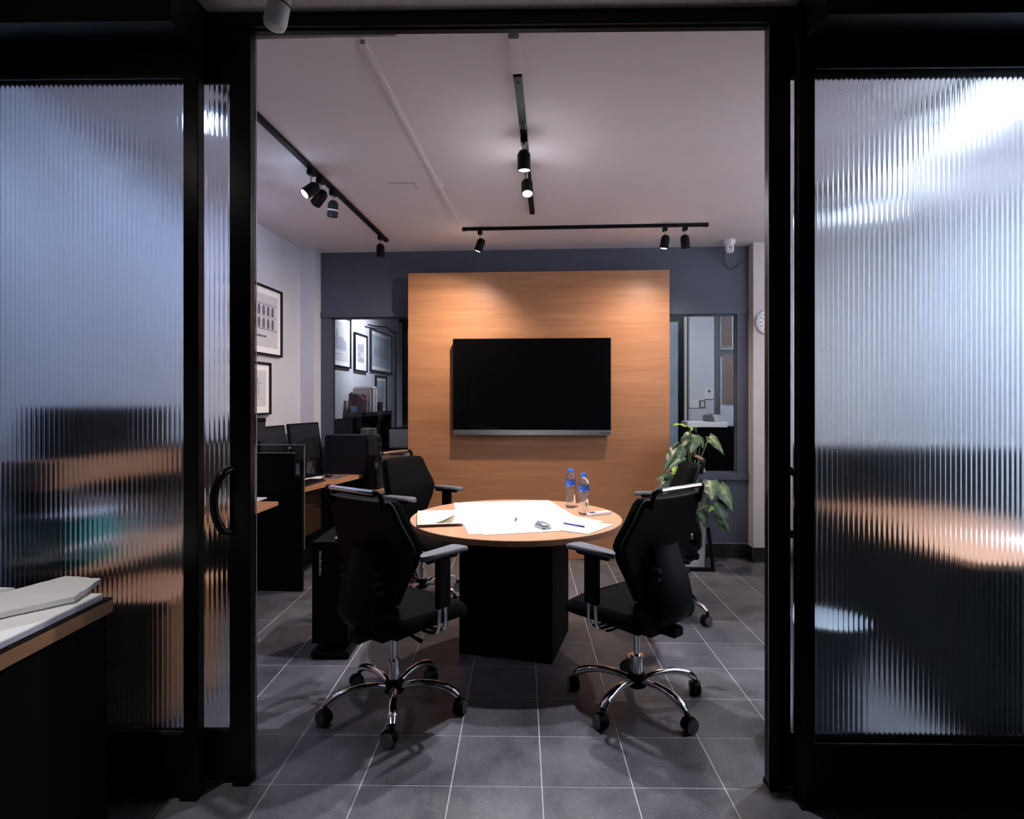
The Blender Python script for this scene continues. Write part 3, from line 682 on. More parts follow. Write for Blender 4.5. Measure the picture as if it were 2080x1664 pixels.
# ================================================================== PICTURE FRAMES (left wall)
def picture(label, y0, y1, z0, z1, style, X=-2.30, mtl=M_PRINT, mw=.05):
    o = thing('picture_frame', label, 'picture', (X, (y0+y1)/2, z0), 0, 'framed drawings on the left wall')
    hw, h = (y1-y0)/2, z1-z0; t = .028; b_ = .016
    part('frame', M_BLACK, o, (0, t, -hw, -hw+b_, 0, h), (0, t, hw-b_, hw, 0, h), (0, t, -hw+b_, hw-b_, 0, b_), (0, t, -hw+b_, hw-b_, h-b_, h))
    part('mount', M_PAPER, o, (.004, .012, -hw+b_, hw-b_, b_, h-b_))
    iw, iz0, iz1 = hw-b_-mw, b_+mw, h-b_-mw
    pr = part('print', mtl, o, (.012, .0126, -iw, iw, iz0, iz1))
    ink = MB(); x0, x1 = .0126, .0130
    W, Hh = 2*iw, iz1-iz0
    def R(u0, u1, v0, v1): ink.box(x0, x1, -iw+W*u0, -iw+W*u1, iz0+Hh*v0, iz0+Hh*v1)
    if style == 'arches':
        for row, v0 in enumerate((.36, .60)):
            for k in range(6):
                u = .06+k*.145
                pts = [(-iw+W*u, iz0+Hh*v0), (-iw+W*(u+.085), iz0+Hh*v0)] + [(-iw+W*(u+.0425+.0425*math.cos(a)), iz0+Hh*(v0+.13)+W*.05*math.sin(a)) for a in [math.pi*i/6 for i in range(7)]]
                ink.prism(pts, x0, x1, 'X')
        R(.02, .98, .33, .345); R(.02, .98, .57, .578); R(.02, .98, .80, .81); R(.05, .95, .83, .835); R(.10, .50, .18, .22); R(.52, .62, .18, .22)
        R(.0, .06, .84, .90)
    elif style == 'tower':
        pts = [(-iw+W*a, iz0+Hh*c_) for a, c_ in ((.1, .3), (.9, .3), (.9, .55), (.75, .55), (.75, .62), (.5, .62), (.5, .70), (.44, .85), (.38, .70), (.38, .62), (.1, .62))]
        ink.prism(pts, x0, x1, 'X'); R(.1, .7, .17, .20)
        R(.0, 1., .27, .28)
    elif style == 'sketch':
        R(.3, .7, .62, .68); R(.42, .58, .68, .80); R(.35, .45, .25, .60); R(.55, .62, .3, .6); R(.1, .2, .2, .45); R(.25, .75, .20, .23)
    else:
        R(.05, .95, .55, .95); R(.1, .5, .30, .52); R(.2, .9, .05, .26)
    ink.build('ink', M_INK if style == 'arches' else M_INKL, pr)
    return o
picture('framed drawing of a building with two rows of arched windows', 4.36, 5.027, 1.775, 2.328, 'arches')
picture('smaller framed sketch hanging below the arched building drawing', 4.38, 4.82, 1.30, 1.716, 'sketch')
picture('framed building print nearest the blue frame, behind the interior window', 6.02, 6.80, 1.77, 2.33, 'tower')
picture('small brightly lit framed print behind the interior window', 6.94, 7.42, 1.755, 2.205, 'print', mw=.09)
picture('framed bluish print at the far end behind the interior window', 7.57, 8.58, 1.785, 2.325, 'tower', mtl=M_PRINTB)
picture('framed print partly hidden by the books behind the interior window', 7.80, 8.30, 1.25, 1.74, 'sketch', mtl=M_PRINTB)

# ================================================================== LEFT DESKS
d2 = thing('desk', 'beech desk with monitors and keyboard against the left wall', 'desk', (-2.3, 4.46, 0), 0)
MB().prism([(0.005, .0), (.437, .0), (.617, .90), (.005, .90)], .722, .750).build('desk_top', M_DESKW, d2, .002)
part('modesty_panel', M_MATTE, d2, (.30, .318, .03, .86, .10, .722)); part('end_panel', M_MATTE, d2, (.01, .58, .86, .885, .0, .722))
dd = part('drawer_unit', M_SHADEBROWN, d2, (.02, .40, .02, .46, .36, .70), bevel=.002); part('drawer_handle', M_STEEL, dd, (.40, .408, .18, .30, .58, .59))
dv = thing('desk_divider', 'black divider panel with a glass screen between the left desks', 'divider', (-2.3, 4.40, 0), 0)
part('panel', M_MATTE, dv, (.002, .455, 0, .035, 0, .84), bevel=.001); part('upper_panel', M_MATTE, dv, (.002, .399, .0, .025, .84, 1.024), bevel=.001)
g = part('glass_screen', M_DIVG, dv, (.002, .455, .040, .048, .84, 1.082))
part('edge_trim', M_ALU, g, (.002, .458, .038, .050, 1.080, 1.085), (.454, .458, .038, .050, .30, 1.085)); part('edge_trim', M_ALU, dv, (.002, .399, -.001, .02, 1.0225, 1.026))
MB().lathe([(.01, 0), (.01, .012)], 10, c=(.345, .036, 1.055)).build('clip', M_ALU, dv)
d1 = thing('desk', 'second beech desk behind the reeded glass, nearest the left doors', 'desk', (-2.3, 2.6, 0), 0)
part('desk_top', M_DESKW, d1, (.005, .37, -.18, 1.60, .672, .70), bevel=.002); part('modesty_panel', M_MATTE, d1, (.02, .16, -.16, 1.58, 0, .672))
pd = thing('drawer_pedestal', 'brown wooden drawer pedestal seen through the reeded glass beside the oak counter', 'drawers', (-1.87, 2.50, 0), 0)
part('carcass', M_BROWN, pd, (-.21, .21, .012, .42, .03, .53), bevel=.003); part('top', M_DESKW, pd, (-.22, .22, -.01, .43, .53, .56), bevel=.002)
for z in (.05, .21, .37):
    dr = part('drawer_front', M_BROWN, pd, (-.2, .2, -.004, .012, z, z+.15), bevel=.002); part('handle', M_PLAST, dr, (-.06, .06, -.018, -.004, z+.09, z+.10))
part('plinth', M_MATTE, pd, (-.19, .19, .02, .40, .0, .03))
def monitor(label, x, y, z, rz, w_, h, stand=True, group='desk monitors', tilt=-8):
    o = thing('monitor', label, 'monitor', (x, y, z), rz, group)    # screen faces local +X
    T = Matrix.Translation((0, 0, .13)) @ Matrix.Rotation(math.radians(tilt), 4, 'Y')
    m = MB().box(-.02, .0, -w_/2, w_/2, 0, h, T); bz = m.build('bezel', M_PLAST, o, .004)
    MB().box(.0, .0015, -w_/2+.014, w_/2-.014, .028, h-.014, T).build('screen', M_MON, o)
    MB().box(.0005, .0018, -.014, .014, .009, .018, T).build('emblem', M_STEEL, bz)
    MB().box(-.045, -.02, -w_*.3, w_*.3, .06, h-.06, T).build('rear_bulge', M_PLAST, o, .01)
    if stand:
        part('stand_neck', M_PLAST, o, (-.07, -.04, -.03, .03, .008, .26), bevel=.005); part('stand_foot', M_PLAST, o, (-.10, .09, -.11, .11, 0, .012), bevel=.005)
    return o
monitor('black monitor on the beech desk, nearest the blue wall', -2.12, 5.20, .75, math.radians(-11), .46, .34)
monitor('black monitor behind the divider, left of the other desk monitor', -2.17, 4.70, .75, math.radians(-3), .42, .335)
monitor('black monitor seen blurred through the left reeded door', -2.15, 3.43, .70, 0, .42, .34)
monitor('second black monitor seen blurred through the left reeded door', -2.15, 3.86, .70, 0, .40, .34)
bx = thing('speaker_box', 'black box on a slim white pole under the framed sketch', 'box', (-2.14, 4.22, .70), 0)
part('pole', M_WHITE, bx, (-.008, .008, .03, .046, .01, .43)); part('housing', M_GREYP, bx, (-.06, .05, -.14, .12, .42, .585), bevel=.004)
part('lid', M_PLAST, bx, (-.062, .052, -.142, .122, .555, .588), bevel=.003); part('foot', M_WHITE, bx, (-.07, .07, -.05, .10, 0, .01), bevel=.003)
kb = thing('keyboard', 'dark keyboard on the beech desk beside the divider', 'keyboard', (-1.945, 4.72, .75), math.radians(-4))
part('base', M_GREYP, kb, (-.075, .075, -.20, .20, 0, .014), bevel=.004)
for r in range(4): part('key_row', M_PLAST, kb, (-.062+.032*r, -.036+.032*r, -.19, .19, .013, .020), bevel=.002)
mp = thing('mouse_pad', 'thin grey mouse pad on the beech desk', 'mouse pad', (-1.90, 5.18, .75), math.radians(-5))
part('pad', mat('grey_pad', (.10, .10, .13), .8), mp, (-.10, .10, -.11, .11, 0, .003), bevel=.001)
m2 = thing('computer_mouse', 'black mouse on the mouse pad beside the computer tower', 'mouse', (-1.93, 5.17, .753), math.radians(20))
rings = [[Vector((x*k, y*k, z)) for x, y in rrect(.03, .052, .027)] for z, k in ((0, .92), (.01, 1), (.02, .95), (.029, .75), (.034, .4))]
MB().loft(rings).build('shell', mat('glossy_black', (.006, .006, .007), .12), m2); part('wheel', M_GREYP, m2, (-.003, .003, .02, .035, .025, .034))
pp = thing('document_pile', 'loose papers under the monitor on the beech desk', 'papers', (-2.02, 5.05, .75), .2)
for k in range(3): part('sheet', M_PAPER, pp, (-.06+.01*k, .05+.008*k, -.12, .16-.02*k, .002*k, .002*k+.0018))
tw = thing('computer_tower', 'tall black computer tower standing at the end of the beech desk', 'computer', (-1.83, 5.37, .0), 0)
part('casing', mat('tower_blue_black', (.005, .005, .010), .45, spec=.3), tw, (-.21, .17, 0, .19, .60, 1.10), bevel=.004)
fp = part('front_panel', M_GREYP, tw, (.17, .265, .002, .188, .60, 1.105), bevel=.02)
for z in (1.03, .96, .89): part('drive_bay', M_PLAST, fp, (.262, .2675, .03, .16, z, z+.05), bevel=.002)
MB().lathe([(.012, 0), (.012, .006)], 14, m=Matrix.Translation((.264, .10, .80)) @ Matrix.Rotation(math.pi/2, 4, 'Y')).build('power_button', M_STEEL, fp)
part('stand', M_MATTE, tw, (-.20, .21, .01, .18, .56, .60), (-.19, -.16, .02, .17, 0, .56), (.17, .20, .02, .17, 0, .56))
t2 = thing('computer_tower', 'smaller grey-black computer tower with a curved front before the tall tower', 'computer', (-1.60, 5.25, .0), 0)
part('casing', M_PLAST, t2, (-.01, .055, 0, .11, .63, .93), bevel=.006); fq = part('front_panel', M_GREYP, t2, (.055, .095, .004, .106, .63, .92), bevel=.016)
part('silver_badge', M_STEEL, fq, (.055, .075, .001, .004, .82, .87)); MB().lathe([(.012, 0), (.012, .008)], 14, m=Matrix.Translation((.075, .004, .69)) @ Matrix.Rotation(math.pi/2, 4, 'X')).build('power_button', M_CHROME, fq)
part('stand', M_DESKW, t2, (-.02, .12, -.03, .11, .60, .63)); part('stand_leg', M_MATTE, t2, (-.01, .01, .0, .10, 0, .60)); part('stand_leg', M_MATTE, t2, (.08, .10, .0, .10, 0, .60))
tag(MB().tube(arc([(-2.06, 5.34, .98), (-2.10, 5.33, 1.0), (-2.13, 5.31, .92), (-2.11, 5.30, .80), (-2.07, 5.30, .757)], 6), .004, 6).build('cable', M_PLAST), 'thin black cable hanging between monitor and tall tower', 'cable')
tag(MB().tube(arc([(-2.06, 5.36, .90), (-2.11, 5.34, .88), (-2.14, 5.31, .80), (-2.12, 5.28, .757)], 6), .0035, 6).build('cable', M_PLAST), 'lower black cable between monitor and tall tower', 'cable')
# black tower on a low stand beside the left chair
q = cw(-1.0, 3.44); t3 = thing('computer_tower', 'black computer cabinet on a low trolley on the floor behind the left chair', 'computer', q, YAW)
part('casing', M_MATTE, t3, (-.095, .10, -.10, .32, .085, .64), bevel=.003); part('base_bar', M_PLAST, t3, (-.10, .11, -.11, .33, .012, .04), bevel=.003)
part('upright', M_PLAST, t3, (.03, .05, .05, .2, .04, .085)); 
for k, z in enumerate((.46, .475, .49, .505, .52, .535, .55, .565, .58)): part('side_lettering', M_WHITE, t3, (-.055, -.047+.002*(k % 3), -.1012, -.0998, z, z+.009))
# teal boxes behind the left door
for k, (z0, z1, c_, lab) in enumerate(((.70, .80, (.03, .16, .14), 'dark green plastic box on the desk behind the left reeded door'), (.80, .93, (.10, .36, .34), 'teal plastic box on top of the green box behind the left door'))):
    b_ = thing('storage_box', lab, 'box', (-2.13, 2.59, z0), 0, 'storage boxes behind the left door')
    part('tub', mat('box_tint_%d' % k, c_, .25), b_, (-.155, .155, -.14, .14, 0, z1-z0-.02), bevel=.01); part('lid', mat('box_lid', (.62, .64, .72), .4), b_, (-.16, .16, -.145, .145, z1-z0-.022, z1-z0-.001), bevel=.004)

ws = thing('wall_shelf', 'thick wooden wall shelf blurred behind the left reeded door', 'shelf', (-2.3, 2.40, 1.04), 0)
part('board', M_DESKW, ws, (.002, .24, 0, .78, 0, .12), bevel=.003); part('bracket', M_MATTE, ws, (.002, .20, .08, .10, -.12, 0)); part('bracket', M_MATTE, ws, (.002, .20, .68, .70, -.12, 0))
sb = thing('printer', 'black printer on the wall shelf behind the left reeded door', 'printer', (-2.3, 2.50, 1.16), 0)
part('body', M_PLAST, sb, (.01, .22, .04, .62, 0, .20), bevel=.012); part('lid', M_GREYP, sb, (.01, .215, .05, .61, .20, .225), bevel=.005); part('tray', M_GREYP, sb, (.22, .235, .14, .52, .03, .05))

# ================================================================== COUNTER IN FRONT (left foreground)
ct = thing('counter', 'oak topped black counter in the left foreground', 'counter', cw(-1.345, 2.06), YAW)
part('counter_top', M_OAK, ct, (-.90, 0, -1.55, 0, .705, .750), bevel=.003); part('body', M_MATTE, ct, (-.89, -.012, -1.53, -.012, 0, .705), bevel=.002)
part('top_edge', M_PLAST, ct, (-.90, -.001, -1.55, -.001, .750, .754))
def slab_thing(label, pix, z, th, rough_edge, tilt=0, name='stone_sheet'):
    q = [onZ(a, b_, z) for a, b_ in pix]; c = sum(q, Vector())/len(q); pts = []
    for i in range(len(q)):
        a, b2 = q[i]-c, q[(i+1) % len(q)]-c; n = 10 if rough_edge else 1
        for k in range(n):
            p = a.lerp(b2, k/n); p += Vector((random.uniform(-1, 1), random.uniform(-1, 1), 0))*rough_edge; pts.append((p.x, p.y))
    o = MB().prism(pts, 0, th).build(name, M_PAPER); o.location = c; o.rotation_euler = (0, tilt, 0)
    return tag(o, label, 'sheet', 'white sheets on the counter')
zc = .7545
def ctp(px, py, z): return (px, py)
slab_thing('long flat white board lying lowest on the oak counter', [(-60, 1345), (212, 1208), (150, 1195), (-60, 1195)], zc+.016, 0, 0) if False else None
qb = thing('white_board', 'long flat white board lying lowest on the oak counter', 'board', cw(-1.36, 2.04, zc), YAW)
part('core_board', M_PAPER, qb, (-.62, 0, -.95, -.01, 0, .022), bevel=.002); part('cut_edge', M_WALL, qb, (-.001, .0012, -.94, -.02, .003, .019))
slab_thing('torn white sheet bundle lying crosswise on the board', [(205, 1186), (135, 1178), (-70, 1232), (-70, 1272), (150, 1224)], zc+.026, .016, .004, math.radians(-1.0))
slab_thing('small white block at the left edge of the counter', [(30, 1205), (-60, 1202), (-60, 1221)], zc+.024, .018, 0)

# ================================================================== RIGHT SIDE (behind the reeded door)
rd = thing('desk', 'beech desk behind the right reeded door with a black front', 'desk', (1.72, 2.62, 0), 0)
part('desk_top', M_DESKW, rd, (0, .75, 0, 1.50, .722, .75), bevel=.002); part('front_panel', M_MATTE, rd, (.02, .05, .02, 1.48, 0, .722)); part('end_panel', M_MATTE, rd, (.02, .73, .0, .03, .0, .722)); part('end_panel', M_MATTE, rd, (.02, .73, 1.46, 1.49, .0, .722))
rp = thing('desk_divider', 'tall black divider panel behind the right reeded door', 'divider', (1.66, 4.16, 0), 0)
part('panel', M_MATTE, rp, (0, 1.2, 0, .04, 0, 1.12), bevel=.002); part('top_edge', M_WHITE, rp, (0, 1.2, -.01, .05, 1.12, 1.14), bevel=.002)
pw_ = thing('document_pile', 'white papers on the desk behind the right reeded door', 'papers', (2.22, 2.95, .75), .1)
for k in range(4): part('sheet', M_PAPER, pw_, (-.14, .12+.01*k, -.2, .2-.02*k, .003*k, .003*k+.0028))
p = cw((1672-1040)/F*2.6, 2.60); wbn = thing('waste_bin', 'grey-blue waste bin standing behind the right reeded door', 'bin', p)
MB().lathe([(.105, 0), (.118, .01), (.132, .47), (.136, .49), (.126, .49), (.122, .47), (.12, .44), (.02, .44)], 32).build('tub', mat('bin_grey', (.17, .20, .235), .4), wbn)
MB().lathe([(.1355, .475), (.1395, .478), (.1395, .492), (.1355, .495)], 32).build('rim', mat('bin_rim', (.22, .24, .27), .35), wbn)

# ================================================================== PLANT
pc = cw(1.52, 5.20); pl = thing('potted_plant', 'tall leafy variegated plant in a white planter by the blue wall', 'plant', pc)
MB().lathe([(.10, .0), (.115, .01), (.125, .33), (.132, .34), (.132, .36), (.116, .36), (.112, .32), (.02, .32)], 28).build('planter', M_WHITE, pl)
MB().lathe([(.113, .318), (.02, .325)], 20).build('soil', mat('soil', (.02, .014, .01), .95), pl)
st = MB(); 
part('stand_foot', M_PLAST, pl, (-.16, .16, -.16, -.13, 0, .03)); part('stand_foot', M_PLAST, pl, (-.16, .16, .13, .16, 0, .03))
MB().tube([(.155, -.14, .0), (.115, -.135, .36)], .016, 6).build('stand_leg', M_PLAST, pl); MB().tube([(-.155, -.14, .0), (-.115, -.135, .36)], .016, 6).build('stand_leg', M_PLAST, pl)
def leaf(base, tip, width, mtl, facing, fold=.25, droop=.15):
    base, tip = base-pc, tip-pc; ax = (tip-base); L = ax.length; t = ax.normalized()
    f = Vector(facing); f = (f - t*f.dot(t)).normalized(); s = t.cross(f)
    vs, fs = [], []; N, Mn = 12, 6; uvs = []
    for i in range(N+1):
        u = i/N; hw = width*(max(0, math.sin(math.pi*min(1, (u*.93+.07))**.62))**.85) if u < 1 else 0
        hw *= (1-.25*u)
        for j in range(-Mn, Mn+1):
            v = j/Mn; x = v*hw
            back = -.12*L*(abs(v)**1.5)*(1-u)**3          # heart lobes reach behind the stalk
            p = base + t*(u*L+back) + s*x - f*(abs(x)*fold) - Vector((0, 0, 1))*(droop*L*u*u) + f*(.06*L*math.sin(math.pi*u)) + f*(.006*math.sin(u*17+v*3)*abs(v))
            vs.append(p); uvs.append((.5+.5*v, u))
    W = 2*Mn+1
    for i in range(N):
        for j in range(2*Mn): fs.append((i*W+j, i*W+j+1, (i+1)*W+j+1, (i+1)*W+j))
    me = bpy.data.meshes.new('leaf'); me.from_pydata([tuple(v) for v in vs], [], fs); uvl = me.uv_layers.new(name='UVMap')
    for lp in me.loops: uvl.data[lp.index].uv = uvs[lp.vertex_index]
    me.polygons.foreach_set('use_smooth', [True]*len(me.polygons)); me.materials.append(mtl)
    return link('leaf', me, pl)
def stem(a, b_, bow=.05, r=.005):
    a, b_ = a-pc, b_-pc; mid = a.lerp(b_, .55) + Vector((0, 0, bow)) + Vector(((b_-a).x*.12, (b_-a).y*.12, 0))*-1
    MB().tube(arc([a, mid, b_], 7), [r]*15, 6).build('stem', M_STEM, pl)
D = 5.17; CAMV = Vector((-.25, -1, .25))
root = pc + Vector((0, 0, .33))
LV = [ # base px, tip px, depth base, depth tip, half width, material, facing
    ((1400, 868), (1363, 856), 5.15, 5.05, .035, M_LEAFY, (.1, -.35, 1)),
    ((1402, 866), (1406, 872), 5.15, 5.05, .02, M_LEAFY, (.1, -.6, 1)),
    ((1408, 882), (1403, 915), 5.2, 5.1, .085, M_LEAF, (.0, -1, .35)),
    ((1398, 884), (1385, 905), 5.2, 5.05, .05, M_LEAF, (-.5, -1, .3)),
    ((1424, 887), (1428, 908), 5.22, 5.15, .035, M_LEAFD, (.5, -1, .3)),
    ((1441, 886), (1471, 918), 5.2, 5.1, .042, M_LEAF, (-.3, -1, .5)),
    ((1384, 906), (1347, 948), 5.1, 5.0, .07, M_LEAFD, (-.3, -1, .3)),
    ((1388, 910), (1372, 938), 5.05, 4.95, .05, M_LEAFD, (.2, -1, .3)),
    ((1390, 928), (1357, 945), 5.02, 4.9, .028, M_LEAF, (.1, -1, .5)),
    ((1375, 950), (1365, 962), 5.0, 4.92, .035, M_LEAFY, (.1, -1, .6)),
    ((1364, 962), (1331, 970), 5.0, 4.9, .035, M_LEAFD, (.1, -.6, 1)),
    ((1364, 970), (1333, 995), 5.05, 4.95, .045, M_LEAFD, (-.2, -1, .4)),
    ((1420, 945), (1434, 958), 5.1, 5.05, .03, M_LEAF, (.4, -1, .2)),
    ((1443, 976), (1446, 1012), 5.0, 4.9, .075, M_LEAF, (-.2, -1, .3)),
    ((1462, 984), (1488, 1032), 5.05, 4.95, .075, M_LEAF, (.35, -1, .3)),
    ((1468, 992), (1478, 1028), 5.1, 5.02, .05, M_LEAFD, (-.6, -1, .2)),
    ((1452, 1022), (1482, 1074), 5.0, 4.92, .075, M_LEAFD, (.1, -1, .2)),
    ((1458, 1030), (1470, 1078), 5.05, 4.98, .06, M_LEAF, (-.5, -1, .1)),
    ((1450, 1028), (1439, 1038), 5.0, 4.95, .022, M_LEAFY, (0, -1, .5)),
    ((1425, 1040), (1434, 1070), 5.1, 5.05, .05, M_LEAFD, (.1, -1, .2)),
]
for (b0, t0, db, dt, hw, mt, fc) in LV:
    B, T = onD(*b0, db), onD(*t0, dt)
    leaf(B, T, hw, mt, fc); stem(root + Vector((random.uniform(-.05, .05), random.uniform(-.05, .05), 0)), B, .04)

# ================================================================== ROOM BEHIND THE BLUE WALL
bc = thing('bookcase', 'black bookcase with open compartments in the room behind the left window', 'bookcase', (-2.3, 6.6, 0))
part('carcass', M_MATTE, bc, (.005, .25, 0, .02, 0, 1.25), (.005, .25, 1.08, 1.10, 0, 1.25), (.005, .012, .02, 1.08, 0, 1.25))
part('shelf', M_GREYP, bc, (.005, .255, -.002, 1.102, 1.235, 1.28)); part('shelf', M_MATTE, bc, (.005, .25, .02, 1.08, .85, .87)); part('partition', M_GREYP, bc, (.01, .252, .55, .565, .87, 1.235)); part('shelf', M_MATTE, bc, (.005, .25, .02, 1.08, .40, .42))
part('shelf', M_MATTE, bc, (.005, .25, .02, 1.08, .02, .04))
def book(label, y, th, h, dep, col, z=1.28, x=-2.27, lean=0, name='book'):
    o = thing(name, label, 'book', (x, y, z), 0, 'books on the black bookcase')
    T = Matrix.Rotation(lean, 4, 'X')
    MB().box(0, dep, 0, th, 0, h, T).build('cover', mat('cover_%d_%d_%d' % tuple(int(c_*99) for c_ in col), col, .5), o)
    MB().box(.004, dep-.006, .003, th-.003, h-.001, h+.0015, T).build('pages', M_PAPER, o); return o
mf = thing('magazine_file', 'dark red magazine file at the near end of the bookcase', 'magazine file', (-2.25, 6.64, 1.28))
MB().prism([(0, 0), (.17, 0), (.17, .13), (.10, .20), (.0, .21)], 0, .09, 'Y').build('case', mat('maroon_card', (.09, .015, .03), .5, var=.5, scale=6), mf); part('picture', mat('pale_blue_print', (.25, .42, .68), .5), mf, (.02, .09, -.002, .0, .0, .07))
book('orange book beside the dark red magazine file', 6.75, .02, .20, .17, (.42, .05, .03)); book('dark blue thin book behind the orange book', 6.78, .012, .19, .17, (.02, .04, .14)); book('thin white book behind the dark blue book', 6.80, .012, .18, .18, (.7, .7, .7))
book('large pale art book with a globe on its cover', 6.84, .03, .27, .20, (.52, .47, .42)); book('tall white book in the middle of the bookcase top', 6.90, .05, .26, .22, (.75, .72, .70)); book('grey-blue book between the white books', 6.96, .03, .265, .215, (.25, .30, .38))
book('thick white book next to the red spine', 7.00, .04, .27, .22, (.74, .72, .72)); book('book with a red and white spine', 7.05, .035, .265, .21, (.5, .12, .12))
lb = thing('book', 'pale book lying flat on top of the standing books', 'book', (-2.26, 6.86, 1.555), 0, 'books on the black bookcase'); part('cover', mat('pale_pink', (.62, .52, .50), .5), lb, (0, .20, 0, .2, 0, .016)); part('pages', M_PAPER, lb, (.004, .202, .004, .198, .003, .013))
gl = MB().lathe([(.055, -.001), (.055, .001)], 20, m=Matrix.Translation((-2.14, 6.8385, 1.37)) @ Matrix.Rotation(math.pi/2, 4, 'X')); gl.build('globe_print', mat('globe_grey', (.10, .11, .15), .5), None); bpy.data.objects['globe_print'].parent = [o for o in bpy.data.objects if o.get('label', '').startswith('large pale art')][0]; bpy.data.objects['globe_print'].matrix_parent_inverse = Matrix.Translation(-Vector((-2.27, 6.84, 1.28)))
pcup = thing('pencil_cup', 'black pencil cup at the far end of the bookcase top', 'pencil cup', (-2.13, 7.35, 1.28)); part('cup', M_PLAST, pcup, (-.05, .05, -.05, .05, 0, .11), bevel=.004); part('badge', M_ALU, pcup, (-.03, .0, -.052, -.05, .03, .08)); MB().tube([(.02, 0, .10), (.025, .0, .16)], .005, 6).build('pencil', mat('red_pencil', (.4, .03, .03), .4), pcup)
fd = thing('desk', 'beech desk in the room behind the left window', 'desk', (-2.3, 6.2, 0)); MB().prism([(.01, -.35), (1.25, -.35), (1.25, 1.45), (.27, 1.45), (.27, .38), (.01, .38)], .722, .75).build('desk_top', M_DESKW, fd); part('body', M_MATTE, fd, (.30, 1.22, -.3, 1.43, 0, .722))
fv = thing('desk_divider', 'black divider panel with a glass strip in the room behind the left window', 'divider', (-1.98, 7.72, 0)); part('panel', M_MATTE, fv, (0, 1.2, 0, .03, 0, 1.03)); g = part('glass_screen', M_DIVG, fv, (0, 1.2, .012, .018, 1.03, 1.085)); part('edge_trim', M_ALU, g, (0, 1.2, .010, .02, 1.083, 1.088), (0, 1.2, -.002, .02, 1.028, 1.033))
monitor('dark monitor in front of the bookcase behind the left window', -2.15, 6.17, .75, math.radians(-24), .34, .345, True, tilt=-4)
ppx = thing('printer', 'pale grey printer on the desk behind the left window', 'printer', (-1.82, 7.45, .75)); part('body', mat('pale_grey', (.42, .42, .43), .5), ppx, (-.16, .16, -.14, .14, 0, .31), bevel=.01); part('paper_tray', M_GREYP, ppx, (-.14, .14, -.2, -.14, .06, .09)); part('lid', M_PLAST, ppx, (-.15, .15, -.13, .13, .31, .322), bevel=.003)
cbx = thing('cardboard_box', 'small pale cardboard box beside the far monitor', 'box', (-1.98, 6.50, .75)); part('carton', mat('pale_card', (.52, .44, .36), .8), cbx, (-.07, .07, -.06, .06, 0, .36)); part('tape', M_CREAM, cbx, (-.015, .015, -.061, .061, .05, .361))
dp = thing('document_pile', 'white papers with a blue folder on the far desk by the tower', 'papers', (-1.50, 6.75, .75)); part('sheet', M_PAPER, dp, (-.14, .16, -.10, .12, 0, .03)); part('folder', mat('blue_folder', (.05, .08, .3), .5), dp, (-.05, .1, -.08, .1, .03, .045)); part('sheet', M_PAPER, dp, (-.14, -.02, -.08, .1, .03, .06))
fm = thing('monitor', 'black monitor behind the far divider at the edge of the wooden panel', 'monitor', (-1.52, 8.1, .75)); part('bezel', M_PLAST, fm, (-.25, .25, 0, .03, .10, .44), bevel=.004); part('stand_neck', M_PLAST, fm, (-.03, .03, .03, .06, 0, .3)); part('stand_foot', M_PLAST, fm, (-.1, .1, -.05, .12, 0, .01)); part('screen', M_MON, fm, (-.24, .24, -.0015, 0, .115, .43))
fdd = thing('desk', 'desk behind the far divider', 'desk', (-1.98, 7.75, 0)); part('desk_top', M_DESKW, fdd, (0, 1.2, .01, .8, .722, .75)); part('end_panel', M_MATTE, fdd, (0, .03, .02, .78, 0, .722), (1.17, 1.2, .02, .78, 0, .722))
tag(MB().tube(arc([(-2.25, 7.35, 2.34), (-2.25, 7.7, 2.36), (-2.24, 8.2, 2.40), (-2.26, 8.70, 2.36), (-2.28, 8.80, 2.30), (-2.28, 8.80, .8)], 6), .009, 6).build('cable', M_PLAST), 'black cable draped above the far picture behind the left window', 'cable')
wbx = thing('wall_box', 'small white box on the far wall behind the left window', 'wall box', (-1.99, 8.85, 1.36)); part('body', M_WHITE, wbx, (-.035, .035, -.035, 0, 0, .17), bevel=.004); part('pipe', M_WALL, wbx, (-.02, .02, -.02, 0, .17, 1.2))
def far_door(label, x0, x1, zt):
    o = thing('far_sliding_door', label, 'sliding door', ((x0+x1)/2, 8.78, 0)); h = (x1-x0)/2
    part('stile', M_BLACK, o, (h-.075, h, -.02, .02, 0, zt), (-h, -h+.075, -.02, .02, 0, zt)); part('rail', M_BLACK, o, (-h+.075, h-.075, -.02, .02, zt-.10, zt), (-h+.075, h-.075, -.02, .02, 0, .2))
    reeded(-h+.075, h-.075, .2, zt-.10, -.003).build('reeded_pane', mat('lit_reeded', (.36, .43, .52), .25, var=.15, scale=2), o); part('header', M_BLACK, o, (-h-.05, h+.06, -.03, .05, zt, zt+.5)); return o  # opaque pale blue pane colour stands in for light coming through the glass
xd = onY(1388, 700, 8.78).x; far_door('black framed reeded glass door in the far room behind the plant window', xd-.95, xd, 2.62)
xd2 = onY(818, 700, 8.78).x; far_door('black framed reeded glass door in the far room at the left edge of the panel', xd2, xd2+.95, 2.55)
part('door_post', M_BEIGE, bpy.data.objects['wall_far'], (xd+.005, xd+.045, 8.74, 8.85, 0, ZC)); part('door_gap', M_PLAST, bpy.data.objects['wall_far'], (xd+.045, xd+.075, 8.80, 8.85, 0, ZC))
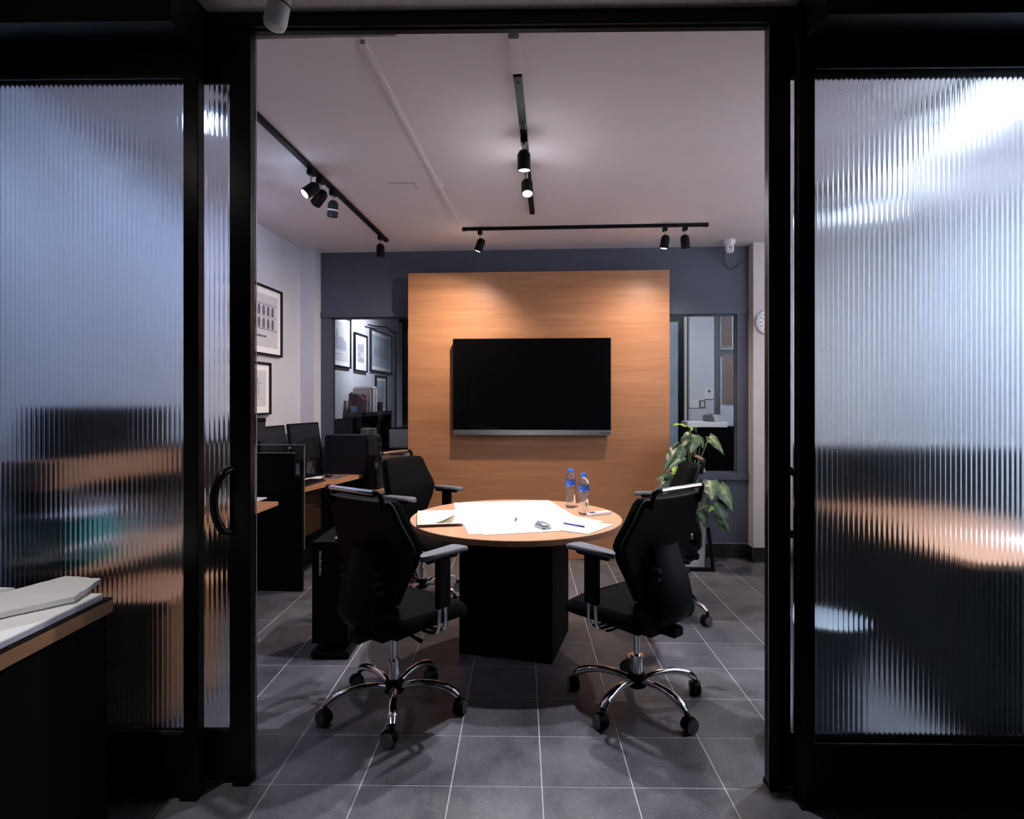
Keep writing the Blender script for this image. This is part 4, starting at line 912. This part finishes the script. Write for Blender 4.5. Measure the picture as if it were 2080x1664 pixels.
# window with blinds in the far wall
wx = onY(1450, 700, 8.85).x
fw = struct(MB().box(wx, wx+.9, 8.82, 8.86, .85, 2.75).build('window_3', mat('frosted_daylight_pane', (.62, .68, .80), .5)), 'far window with brown wooden blinds')
part('window_frame', M_MATTE, fw, (wx, wx+.07, 8.78, 8.83, .85, 2.75), (wx+.83, wx+.9, 8.78, 8.83, .85, 2.75), (wx, wx+.9, 8.78, 8.83, 2.04, 2.13), (wx, wx+.9, 8.78, 8.83, .82, .88))
bl = thing('window_blind', 'brown wooden slat blind, lower one on the far window', 'blind', (wx+.09, 8.77, 1.37)); part('head_rail', M_BLIND, bl, (0, .72, -.03, .02, .65, .68))
sm = MB().box(0, .72, -.012, .012, -.001, .001, Matrix.Rotation(math.radians(55), 4, 'X')).mesh('slat', M_BLIND)
for k in range(32): link('slat', sm, bl, (0, 0, .01+k*.02))
part('cord', M_WALL, bl, (.17, .173, -.016, -.014, -.1, .66), (.5, .503, -.016, -.014, -.1, .66))
b2 = thing('window_blind', 'brown wooden slat blind, upper one on the far window', 'blind', (wx+.06, 8.77, 2.16)); part('head_rail', M_BLIND, b2, (0, .78, -.03, .02, .55, .58)); 
for k in range(27): link('slat', sm, b2, (0.02, 0, .01+k*.02))
part('cord', M_WHITE, b2, (.165, .178, -.03, -.02, -.02, .56))
wc = thing('wall_phone', 'white control unit on the far wall beside the blinds', 'control unit', onY(1439.5, 811, 8.85)); part('body', M_WHITE, wc, (-.058, .058, -.035, 0, 0, .15), bevel=.005); part('display', M_GREYP, wc, (-.02, .02, -.0365, -.034, .095, .13))
wr = thing('card_reader', 'small black card reader below the white control unit', 'card reader', onY(1426, 828, 8.85)); part('body', M_PLAST, wr, (-.042, .042, -.03, 0, 0, .10), bevel=.004); part('face', mat('pink_face', (.6, .45, .48), .4), wr, (-.026, .026, -.0315, -.029, .01, .085))
wj = thing('junction_box', 'white flat junction box on the far wall beside the card reader', 'junction box', onY(1409.5, 829, 8.85)); part('body', M_WHITE, wj, (-.07, .065, -.03, 0, 0, .11), bevel=.004); part('cable_duct', M_WHITE, wj, (-.066, -.045, -.02, 0, .11, 1.2))
fc = thing('reception_counter', 'black counter with a white top behind the plant window', 'counter', (0, 0, 0)); q0, q1 = onY(1398, 857, 7.3), onY(1478, 857, 7.3); fc.location = (q0.x, 7.3, 0); L = q1.x-q0.x
part('body', M_MATTE, fc, (.02, 1.2, .02, .40, 0, q0.z-.065)); part('white_top', M_WHITE, fc, (-.01, L, 0, .35, q0.z-.065, q0.z), bevel=.003)
pr = thing('printer', 'grey desk printer on the white topped counter', 'printer', onY(1448, 857, 7.42)); pr.location.z = q0.z
MB().prism([(-.09, 0), (.10, 0), (.06, .085), (-.02, .09), (-.09, .075)], -.10, .12, 'Y').build('body', M_GREYP, pr, .004); MB().prism([(.0, .005), (.098, .005), (.058, .083), (-.03, .088)], -.103, -.10, 'Y').build('side_panel', mat('pale_grey', (.42, .42, .43), .5), pr)
